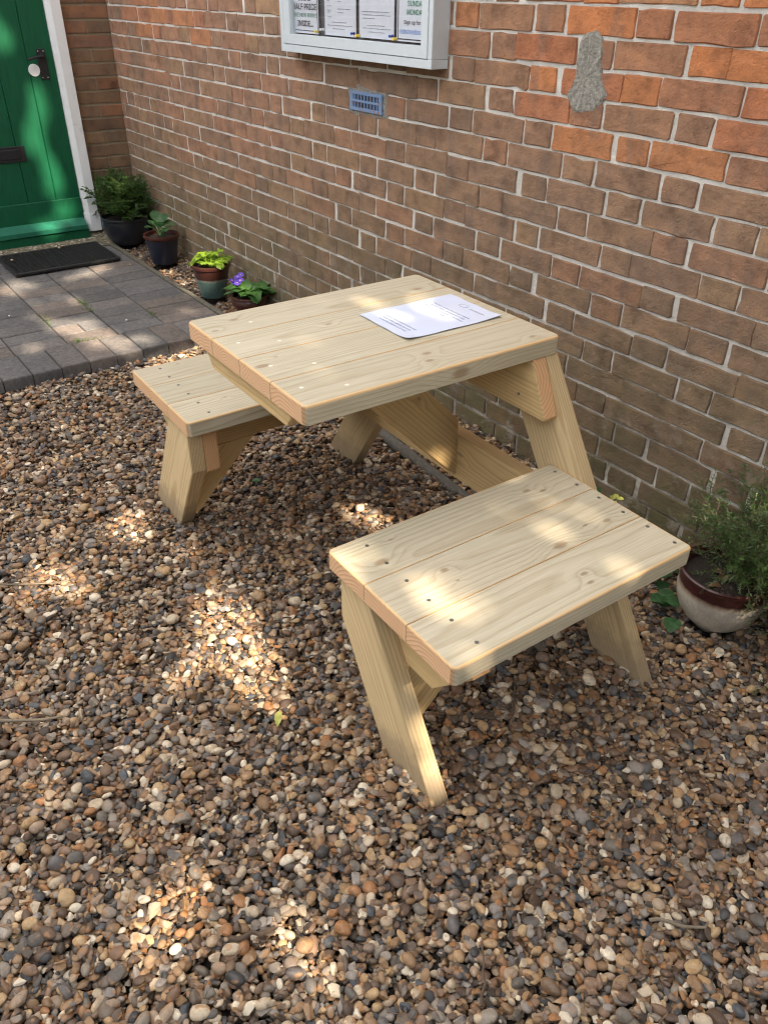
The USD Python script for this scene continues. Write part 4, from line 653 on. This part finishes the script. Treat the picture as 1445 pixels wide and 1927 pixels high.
for fx, fy in ((.645, -1.195), (-.70, -1.195), (.66, -.54), (-.69, -.51)): base += .012 * np.exp(-(np.maximum(np.abs(xx - fx) - .085, 0) / .04) ** 2 - (np.maximum(np.abs(yy - fy) - .02, 0) / .04) ** 2)
base += .020 * np.clip(1 - (xx + 1.93) / .22, 0, 1) * (xx > -1.94) * (yy < -.27)
H = base.astype(np.float32).copy()
N = 135000
px = rg.uniform(GX0, GX1, N * 2); py = rg.uniform(GY0, GY1, N * 2)
pr = project(np.stack([px, py, np.zeros(N * 2)], 1)); keep = (pr[:, 2] > .2) & (pr[:, 0] > -170) & (pr[:, 0] < PW + 170) & (pr[:, 1] > -60) & (pr[:, 1] < PH + 190)
keep &= ~((px < -1.915) & (py < -.262)) & (px > -3.70) & (py < -.006)
def foot(x, y, cx, cy, hx, hy): return (np.abs(x - cx) < hx) & (np.abs(y - cy) < hy)
for (cx, cy, hx, hy) in ((.645, -1.195, .088, .024), (-.70, -1.195, .095, .024), (.66, -.54, .088, .024), (-.69, -.51, .088, .024)): keep &= ~foot(px, py, cx, cy, hx, hy)
for (cx, cy, rr) in ((-3.765, -.185, .09), (-3.2, -.15, .075), (-2.472, -.178, .07), (-2.165, -.118, .064), (RX, RY, .066)): keep &= (px - cx) ** 2 + (py - cy) ** 2 > rr ** 2
px, py, pz_ = px[keep], py[keep], pr[keep, 2]
M = len(px); far = np.clip((pz_ - 1.8) / 2.2, 0, 1); accept = rg.random(M) < (1.0 - .22 * far); px, py = px[accept], py[accept]; M = len(px)
size = np.exp(rg.normal(math.log(.0089), .30, M)).clip(.0046, .020); size = np.where(px < -1.9, size * .85, size)
order_ = np.argsort(size * .6 + rg.normal(0, .004, M)); px, py, size = px[order_], py[order_], size[order_]
flat = rg.uniform(.33, .70, M); el = rg.uniform(.50, .90, M); ang = rg.uniform(0, 2 * np.pi, M)
pos = np.zeros((M, 3), np.float32); quat = np.zeros((M, 4), np.float32); scl = np.zeros((M, 3), np.float32)
lim = base + .034
alive = np.ones(M, bool)
for k in range(M):
    a, b, c = size[k], size[k] * el[k], size[k] * flat[k]; R = int(a / CELL) + 1; i, j = int((px[k] - GX0) / CELL), int((py[k] - GY0) / CELL)
    i0, i1, j0, j1 = max(i - R, 0), min(i + R + 1, nx), max(j - R, 0), min(j + R + 1, ny); h = H[i0:i1, j0:j1]
    dx, dy = (np.arange(i0, i1) - i)[:, None] * CELL, (np.arange(j0, j1) - j)[None, :] * CELL; ca, sa = math.cos(ang[k]), math.sin(ang[k])
    q = ((dx * ca + dy * sa) / a) ** 2 + ((-dx * sa + dy * ca) / b) ** 2; ins = q < 1
    if not ins.any(): alive[k] = False; continue
    hh = h[ins]; z = float(hh.mean() * .78 + hh.max() * .22)
    if z > lim[i, j] - .002: alive[k] = False; continue
    gx = float((h[-1].mean() - h[0].mean()) / (h.shape[0] * CELL)) if h.shape[0] > 1 else 0; gy = float((h[:, -1].mean() - h[:, 0].mean()) / (h.shape[1] * CELL)) if h.shape[1] > 1 else 0
    top = z + 2 * c * .92 * np.sqrt(np.clip(1 - q, 0, 1)) * .5 + c * .42; h[ins] = np.maximum(h, top)[ins]
    pos[k] = (px[k], py[k], z + c * .42)
    t1, t2 = np.clip(-gy * .7, -.6, .6) , np.clip(gx * .7, -.6, .6)
    scl[k] = (a, b, c); quat[k] = (ang[k], t1, t2, 0)
pos, scl, quat = pos[alive], scl[alive], quat[alive]; M = len(pos)
an, tx, ty = quat[:, 0] / 2, (quat[:, 1] + rg.normal(0, .16, M)) / 2, (quat[:, 2] + rg.normal(0, .22, M)) / 2
def qmul(a, b): return np.stack([a[0] * b[0] - a[1] * b[1] - a[2] * b[2] - a[3] * b[3], a[0] * b[1] + a[1] * b[0] + a[2] * b[3] - a[3] * b[2], a[0] * b[2] - a[1] * b[3] + a[2] * b[0] + a[3] * b[1], a[0] * b[3] + a[1] * b[2] - a[2] * b[1] + a[3] * b[0]])
z0_ = np.zeros(M); Q = qmul(qmul([np.cos(tx), np.sin(tx), z0_, z0_], [np.cos(ty), z0_, np.sin(ty), z0_]), [np.cos(an), z0_, z0_, np.sin(an)]).T.astype(np.float32)
print('pebbles', M, 'mean top', float(H[(xx > -1.2) & (yy < -.4)].mean()))
gv.CreatePositionsAttr(Vt.Vec3fArray.FromNumpy(pos)); gv.CreateScalesAttr(Vt.Vec3fArray.FromNumpy(scl)); gv.CreateProtoIndicesAttr(Vt.IntArray.FromNumpy(rg.integers(0, NP, M).astype(np.int32)))
gv.CreateOrientationsAttr(Vt.QuathArray([Gf.Quath(float(q[0]), float(q[1]), float(q[2]), float(q[3])) for q in Q]))
def surf(x, y):
    i, j = int(np.clip((x - GX0) / CELL, 0, nx - 1)), int(np.clip((y - GY0) / CELL, 0, ny - 1)); return float(H[max(i - 2, 0):i + 3, max(j - 2, 0):j + 3].max())
put('/World', 'earth', grid(GX0 - .0, GX1, GY0, GY1, 120, 60, lambda x, y: base[np.clip(((x - GX0) / CELL).astype(int), 0, nx - 1), np.clip(((y - GY0) / CELL).astype(int), 0, ny - 1)] - .004), simple('dark_earth', (.035, .026, .019), .95, .4, 60.0, .008), smooth=True, kind='structure')
# twigs, sticks and fallen leaves on the gravel
rt_ = np.random.default_rng(31)
def twig(a, b, r, label, bend=.012, m=m_twig):
    n = 7; pts = []
    for k in range(n):
        u = k / (n - 1); x, y = a[0] + (b[0] - a[0]) * u, a[1] + (b[1] - a[1]) * u; o = bend * math.sin(u * 3.1) ; x += o * (b[1] - a[1]) * 3 + rt_.normal(0, .004); y -= o * (b[0] - a[0]) * 3 + rt_.normal(0, .0015); pts.append((x, y, surf(x, y) + r * .4))
    z = np.array([p[2] for p in pts]); z = np.maximum(z, np.linspace(z[0], z[-1], n)); z = (z + z.mean()) / 2
    pts = [(p[0], p[1], zz) for p, zz in zip(pts, z)]; put('/World', 'twig', tube(pts, np.linspace(r, r * .6, n), 6), m, smooth=True, label=label, category='twig', group='twigs lying in the gravel')
m_pale = simple('pale_twig', (.19, .15, .105), .9, .3, 70.0, .002)
for a, b, r, l, m in (((-.62, -1.82), (-.48, -1.60), .0035, 'long pale stick on the gravel at the left edge of the picture', m_pale), ((-.06, -1.92), (.03, -1.78), .005, 'thick grey stick on the gravel at the lower left edge', m_pale), ((1.145, -1.04), (1.225, -.96), .0045, 'pale twig on the dark gravel at the right of the near bench', m_pale), ((.63, -.905), (.573, -.835), .004, 'dark upright twig under the front edge of the near bench', m_twig), ((.585, -.98), (.615, -.94), .007, 'short thick stub of stick below the near seat corner', m_twig),
    ((-.53, -.72), (-.65, -.71), .003, 'thin curved twig on the gravel in the shade under the table', m_pale), ((1.08, -1.40), (1.0, -1.33), .003, 'thin dark twig in the front gravel right of centre', m_twig), ((.73, -1.70), (.755, -1.62), .006, 'reddish brown stick in the front gravel', m_twig), ((-.70, -1.16), (-.62, -1.14), .004, 'thin twig at the foot of the far seat leg', m_twig), ((.83, -.55), (.92, -.50), .003, 'wispy dry stem on the gravel beside the cream pot', m_twig)): twig(a, b, r, l, m=m)
def fallen(x, y, L, W, m, label, name='fallen_leaf'):
    a = rt_.uniform(0, 6.3); put('/World', name, leaf((x, y, surf(x, y) + .004), (math.cos(a), math.sin(a), .1), (.1, 0, 1), L, W, .3, .12, .1, int(rt_.integers(1e6))), m, smooth=True, label=label, category='leaf', group='leaves fallen on the gravel')
fallen(.304, -1.354, .045, .009, m_yellow, 'narrow yellow green leaf on the gravel before the near bench')
fallen(-.66, -.88, .03, .012, m_broad, 'small fresh green leaf on the shaded gravel by the far seat')
for k, (x, y, l) in enumerate(((-.79, -1.35, 'curled brown leaf on the gravel left of the far seat leg'), (.95, -.62, 'dry brown leaf right of the rear table leg'), (1.05, -.72, 'dry brown leaf among the dark gravel at the right'), (.72, -.70, 'dry brown leaf in the shade under the near seat'))): fallen(x, y, .035, .014, m_dead, l)
for k, (x, y, zz, ll_) in enumerate(((RX - .03, RY - .01, .155, 'leftmost of the dry leaves on the soil in the cream pot'), (RX + .01, RY - .03, .152, 'middle dry leaf on the soil in the cream pot'), (RX + .02, RY - .05, .15, 'dry leaf nearest the front rim in the cream pot'))): put('/World', 'fallen_leaf', leaf((x, y, zz), (math.cos(k * 2), math.sin(k * 2), .3), (0, 0, 1), .03, .012, .4, .3, .3, k), m_dead, smooth=True, label=ll_, category='leaf', group='dry leaves in the cream pot')
# small stones and moss on the paving
for k, (x, y, sz, l) in enumerate(((-2.90, -1.28, .013, 'larger white pebble left on the block paving'), (-2.72, -1.18, .006, 'tiny white pebble beside the larger one on the paving'), (-2.33, -.72, .007, 'small white pebble on the paving near its right end'), (-3.35, -.42, .008, 'pale stone chip on the paving before the doormat'), (-3.22, -.36, .007, 'pale stone chip by the timber edging'), (-3.71, -.62, .011, 'tan pebble on the doormat'), (-3.60, -.93, .010, 'brown pebble on the left of the doormat'))):
    (v, f), _ = pebble(k * 5); put('/World', 'stray_pebble', (v * [sz * 1.3, sz * .8, sz * .6] + [x, y, (.073 if x < -3.5 else PVZ + .0015) + sz * .6], f), simple(f'stray_{"abcdefg"[k]}', (.6, .56, .48) if k in (0, 1, 2) else (.42, .30, .18), .6), smooth=True, label=l, category='pebble')
lit, rl = [], np.random.default_rng(55)
for _ in range(420):
    x, y = rl.uniform(-1.9, 1.35), rl.uniform(-2.1, -.03)
    if rl.random() > .35 + .5 * (x > .2) + .3 * (y > -.9): continue
    a = rl.uniform(0, 6.3); zz = surf(x, y) + .001
    if rl.random() < .5: lit.append(leaf((x, y, zz), (math.cos(a), math.sin(a), rl.uniform(-.1, .3)), (rl.normal(0, .3), rl.normal(0, .3), 1), rl.uniform(.006, .017), rl.uniform(.002, .005), .3, .4, .3, int(rl.integers(1e6)), 4, 3))
    else: L = rl.uniform(.01, .045); lit.append(tube([(x, y, zz), (x + math.cos(a) * L * .5, y + math.sin(a) * L * .5, zz + rl.uniform(0, .004)), (x + math.cos(a + .2) * L, y + math.sin(a + .2) * L, zz + rl.uniform(-.003, .003))], rl.uniform(.0006, .0014), 4))
put('/World', 'leaf_litter', cat(lit), m_dead, kind='stuff', label='scraps of dead leaf and stalk scattered over the gravel')
twp = np.array([(-2.74, -.80), (-2.66, -.81), (-2.60, -.815)])
tuft = []
for x, y in [(-2.78 + rt_.uniform(0, .22), -.815 + rt_.normal(0, .006)) for _ in range(60)] + [(-2.32 + rt_.uniform(-.08, .08), -.578 + rt_.normal(0, .005)) for _ in range(28)] + [(-2.19 + rt_.normal(0, .006), -.95 + rt_.uniform(-.12, .06)) for _ in range(36)] + [(-2.56 + rt_.uniform(-.1, .1), -1.052 + rt_.normal(0, .004)) for _ in range(26)]:
    a = rt_.uniform(0, 6.3); L = rt_.uniform(.012, .034); d = np.array([math.cos(a) * .6, math.sin(a) * .6, rt_.uniform(.3, 1)]); tuft.append(leaf((x, y, PVZ - .006), d, (math.sin(a), -math.cos(a), .3), L, .0016, 0, .2, 0, 1, 4, 2))
put('/World', 'moss_and_grass', cat(tuft), leaf_mat('grass', (.12, .19, .04), .3), kind='stuff', label='small green grass tufts in the paving joints')

# ------------------------------------------------------------------ the tree whose crown shades the place (behind the camera, towards the sun)
E1 = np.array([0, 1.0, 0]); E1 = E1 - SUN * (E1 @ SUN); E1 /= np.linalg.norm(E1); E2 = np.cross(SUN, E1); E2 = E2 if E2[2] > 0 else -E2
# gaps carved in the crown so that sun patches land on set places: (point, radius of the gap)
GAPS = [((-3.93, -.64, 1.20), .058), ((-3.93, -.513, .861), .058), ((-3.93, -.559, .659), .058), ((-3.93, -.50, .449), .055), ((-3.90, -.48, .27), .04), ((-3.98, -.60, .08), .043),
        ((-3.20, -.98, .04), .043), ((-3.15, -1.10, .04), .043), ((-3.23, -.63, .04), .039), ((-3.27, -.50, .04), .036),
        ((-2.52, -1.02, .04), .039), ((-2.40, -.97, .04), .075), ((-2.30, -.93, .04), .075), ((-2.18, -.89, .04), .075), ((-2.05, -.86, .04), .036), ((-2.07, -.74, .04), .036),
        ((-1.87, -.72, 0), .043), ((-1.88, -.60, 0), .043), ((-1.90, -.48, 0), .036), ((-1.80, -.78, 0), .032),
        ((-.55, -1.66, 0), .036), ((-.49, -1.61, 0), .035), ((-.16, -1.27, 0), .036), ((-.06, -1.34, 0), .054), ((-.02, -1.28, 0), .032), ((.02, -1.43, 0), .036), ((.20, -1.35, 0), .04), ((-.70, -1.34, 0), .035), ((-.62, -1.36, 0), .03),
        ((-.29, -.70, 0), .036), ((-.21, -.685, 0), .03), ((.03, -.655, .335), .011),
        ((.63, -1.80, 0), .032), ((.80, -1.60, 0), .04), ((.90, -1.60, 0), .032), ((1.16, -1.23, 0), .035), ((.55, -1.72, 0), .03), ((.62, -1.18, .12), .03), ((.66, -1.18, .05), .03),
        ((-2.45, -.20, .24), .050), ((-2.16, -.16, .15), .04), ((-2.75, -.2, .05), .043), ((-3.0, -.2, .05), .036), ((-2.55, -.25, .05), .043), ((-3.20, -.15, .22), .03), ((.78, -.20, .47), .04), ((.84, -.20, .33), .032), ((.90, -.26, .26), .04), ((-3.76, -.20, .32), .036), ((.25, -.08, .10), .02)]
rq = np.random.default_rng(8)
for c in ((.478, -.775, .45), (.505, -.83, .45), (.55, -1.12, .45), (.60, -1.10, .45), (.655, -1.12, .45), (.70, -1.11, .45), (.745, -1.18, .45), (.40, -1.18, .45), (-.15, -.685, .761), (-.03, -.69, .761)):
    for _ in range(3): GAPS.append(((c[0] + rq.normal(0, .035), c[1] + rq.normal(0, .03), c[2]), rq.uniform(.0065, .011)))
for _ in range(110):
    x, y = rq.uniform(-1.9, 1.3), rq.uniform(-2.15, -1.2)
    if rq.random() < np.clip(1.05 - .55 * (x + .2) - .0, .15, 1): GAPS.append(((x, y, 0), rq.uniform(.004, .0085)))
for _ in range(26): GAPS.append(((rq.uniform(-3.4, -2.0), rq.uniform(-1.5, -.35), .04), rq.uniform(.008, .018)))
for _ in range(24): GAPS.append(((rq.uniform(-.3, .28), rq.uniform(-1.2, -.55), .761), rq.uniform(.004, .008)))
for _ in range(9): GAPS.append(((rq.uniform(.35, .78), rq.uniform(-1.2, -.6), .45), rq.uniform(.006, .010)))
gp = np.array([g[0] for g in GAPS]); g1, g2, gr = gp @ E1, gp @ E2, np.array([g[1] for g in GAPS])
rT = np.random.default_rng(17)
LO1, HI1, LO2, HI2, RES = -2.7, .30, -1.45, 4.5, .02
n1_, n2_ = int((HI1 - LO1) / RES), int((HI2 - LO2) / RES); cover = np.zeros((n1_, n2_), bool)
a1, a2 = np.meshgrid(LO1 + (np.arange(n1_) + .5) * RES, LO2 + (np.arange(n2_) + .5) * RES, indexing='ij')
hole = np.zeros_like(cover)
wob_ = 1 + .5 * (meshkit.noise(np.stack([a1 * 13, a2 * 13, a1 * 0], -1)) - .5)
for u, w, rr in zip(g1, g2, gr): hole |= np.hypot(a1 - u, a2 - w) < rr * wob_
lc, ln, lw = [], [], []
def add_leaf(u, w, s):
    L = rT.uniform(.05, .085); i0, j0 = int((u - LO1) / RES), int((w - LO2) / RES); R = int(L / RES) + 1
    inside = 0 <= i0 < n1_ and 0 <= j0 < n2_
    if inside:
        sl_ = (slice(max(i0 - R, 0), i0 + R + 1), slice(max(j0 - R, 0), j0 + R + 1)); dd_ = np.hypot(a1[sl_] - u, a2[sl_] - w); d = dd_ < L * .74
        if (hole[sl_] & d).any(): return
        cover[sl_] |= dd_ < L * .54
    lc.append(E1 * u + E2 * w + SUN * s); ln.append(L)
for _ in range(5200):
    u, w = rT.uniform(-3.6, 1.1), rT.uniform(-2.0, 5.6); add_leaf(u, w, 7.6 + .55 * (w < 0) + rT.normal(0, .8) - .25 * (w - 1.5))
for _ in range(3):                                                   # leaves where the crown is still open
    op = np.argwhere(~cover & ~hole); rT.shuffle(op)
    for i, j in op[: int(len(op) * .9)]:
        if not cover[i, j]: add_leaf(a1[i, j] + rT.normal(0, .006), a2[i, j] + rT.normal(0, .006), 7.6 - .25 * (a2[i, j] - 1.5) + rT.normal(0, .6))
lc, ln = np.array(lc), np.array(ln)
nrm = SUN + rT.normal(0, .42, lc.shape); nrm /= np.linalg.norm(nrm, axis=1, keepdims=True); ta = np.cross(nrm, rT.normal(0, 1, lc.shape)); ta /= np.linalg.norm(ta, axis=1, keepdims=True); tb_ = np.cross(nrm, ta); ll = ln[:, None]
lv = np.stack([lc - ta * ll, lc - ta * ll * .25 + tb_ * ll * .72, lc + ta * ll * .55 + tb_ * ll * .55, lc + ta * ll * 1.1, lc + ta * ll * .55 - tb_ * ll * .55, lc - ta * ll * .25 - tb_ * ll * .72], 1).reshape(-1, 3); b6 = np.arange(len(lc))[:, None] * 6
lf = np.vstack([b6 + [0, 2, 1], b6 + [0, 3, 2], b6 + [0, 4, 3], b6 + [0, 5, 4]])
tree = thing('tree', 'broad leafy tree behind the camera whose crown shades the yard', 'tree')
put(tree, 'crown', (lv, lf), leaf_mat('tree_leaf', (.06, .11, .03), .22), kind='stuff')
cc = lc.mean(0); bt = np.array([cc[0] + 1.6, cc[1] - 1.3, -.05]); bt[1] = -3.4
mid = np.array([bt[0] - .2, -2.9, cc[2] - 2.2])
put(tree, 'trunk', tube([bt, bt * .6 + mid * .4 + [.05, 0, 0], mid], [.22, .18, .14], 14), m_twig, smooth=True)
for k in range(9):
    q = lc[rT.integers(len(lc))]; q = q * .75 + cc * .25; put(tree, 'limb', tube([mid - [0, 0, .3 * (k % 3)], mid * .55 + q * .45 + [0, 0, .25], q], [.07, .045, .015], 8), m_twig, smooth=True)
def hedge(name, label, lo, hi, n, m, seed):  # unseen screen of leaves, added to hold back skylight
    r = np.random.default_rng(seed); lo, hi = np.array(lo), np.array(hi); c = lo + (hi - lo) * r.random((n, 3)); c += (meshkit.noise(c * 1.7)[:, None] - .5) * .5
    d = r.normal(0, 1, (n, 3)); d /= np.linalg.norm(d, axis=1, keepdims=True); a = np.cross(d, r.normal(0, 1, (n, 3))); a /= np.linalg.norm(a, axis=1, keepdims=True); b = np.cross(d, a); L = r.uniform(.04, .08, (n, 1))
    v = np.stack([c - a * L, c + b * L * .6, c + a * L, c - b * L * .6], 1).reshape(-1, 3); k = np.arange(n)[:, None] * 4
    t = thing(name, label, 'hedge', at=(0, 0, 0)); put(t, 'foliage', (v, np.vstack([k + [0, 1, 2], k + [0, 2, 3]])), m, kind='stuff')
    for q in range(5): p = lo + (hi - lo) * np.array([.5, (q + .5) / 5, 0]); put(t, 'stem', tube([p - [0, 0, .05], p + [0, 0, (hi[2] - lo[2]) * .8]], [.03, .015], 6), m_twig)
m_added_hedge = leaf_mat('added_hedge_leaf', (.045, .08, .025), .2)
hedge('hedge', 'added leafy screen beyond the near bench, unseen, cutting skylight from the right', (3.0, -3.6, 0), (3.7, -.25, 2.0), 16000, m_added_hedge, 3)  # added out of view to darken faces turned to the right
hedge('hedge', 'added high leafy screen towards the sun, unseen, cutting skylight', (5.0, -8.0, 0), (6.2, -.25, 3.9), 42000, m_added_hedge, 5)  # second added screen, taller, blocks more sky on the sun side
hedge('hedge', 'added long leafy screen behind the camera, unseen, cutting low skylight', (-9.0, -5.6, 0), (3.0, -4.7, 3.1), 30000, m_added_hedge, 4)  # added behind the camera to deepen shade under table and low wall
print('leaves', len(lc), 'open', float((~cover & ~hole).mean()))
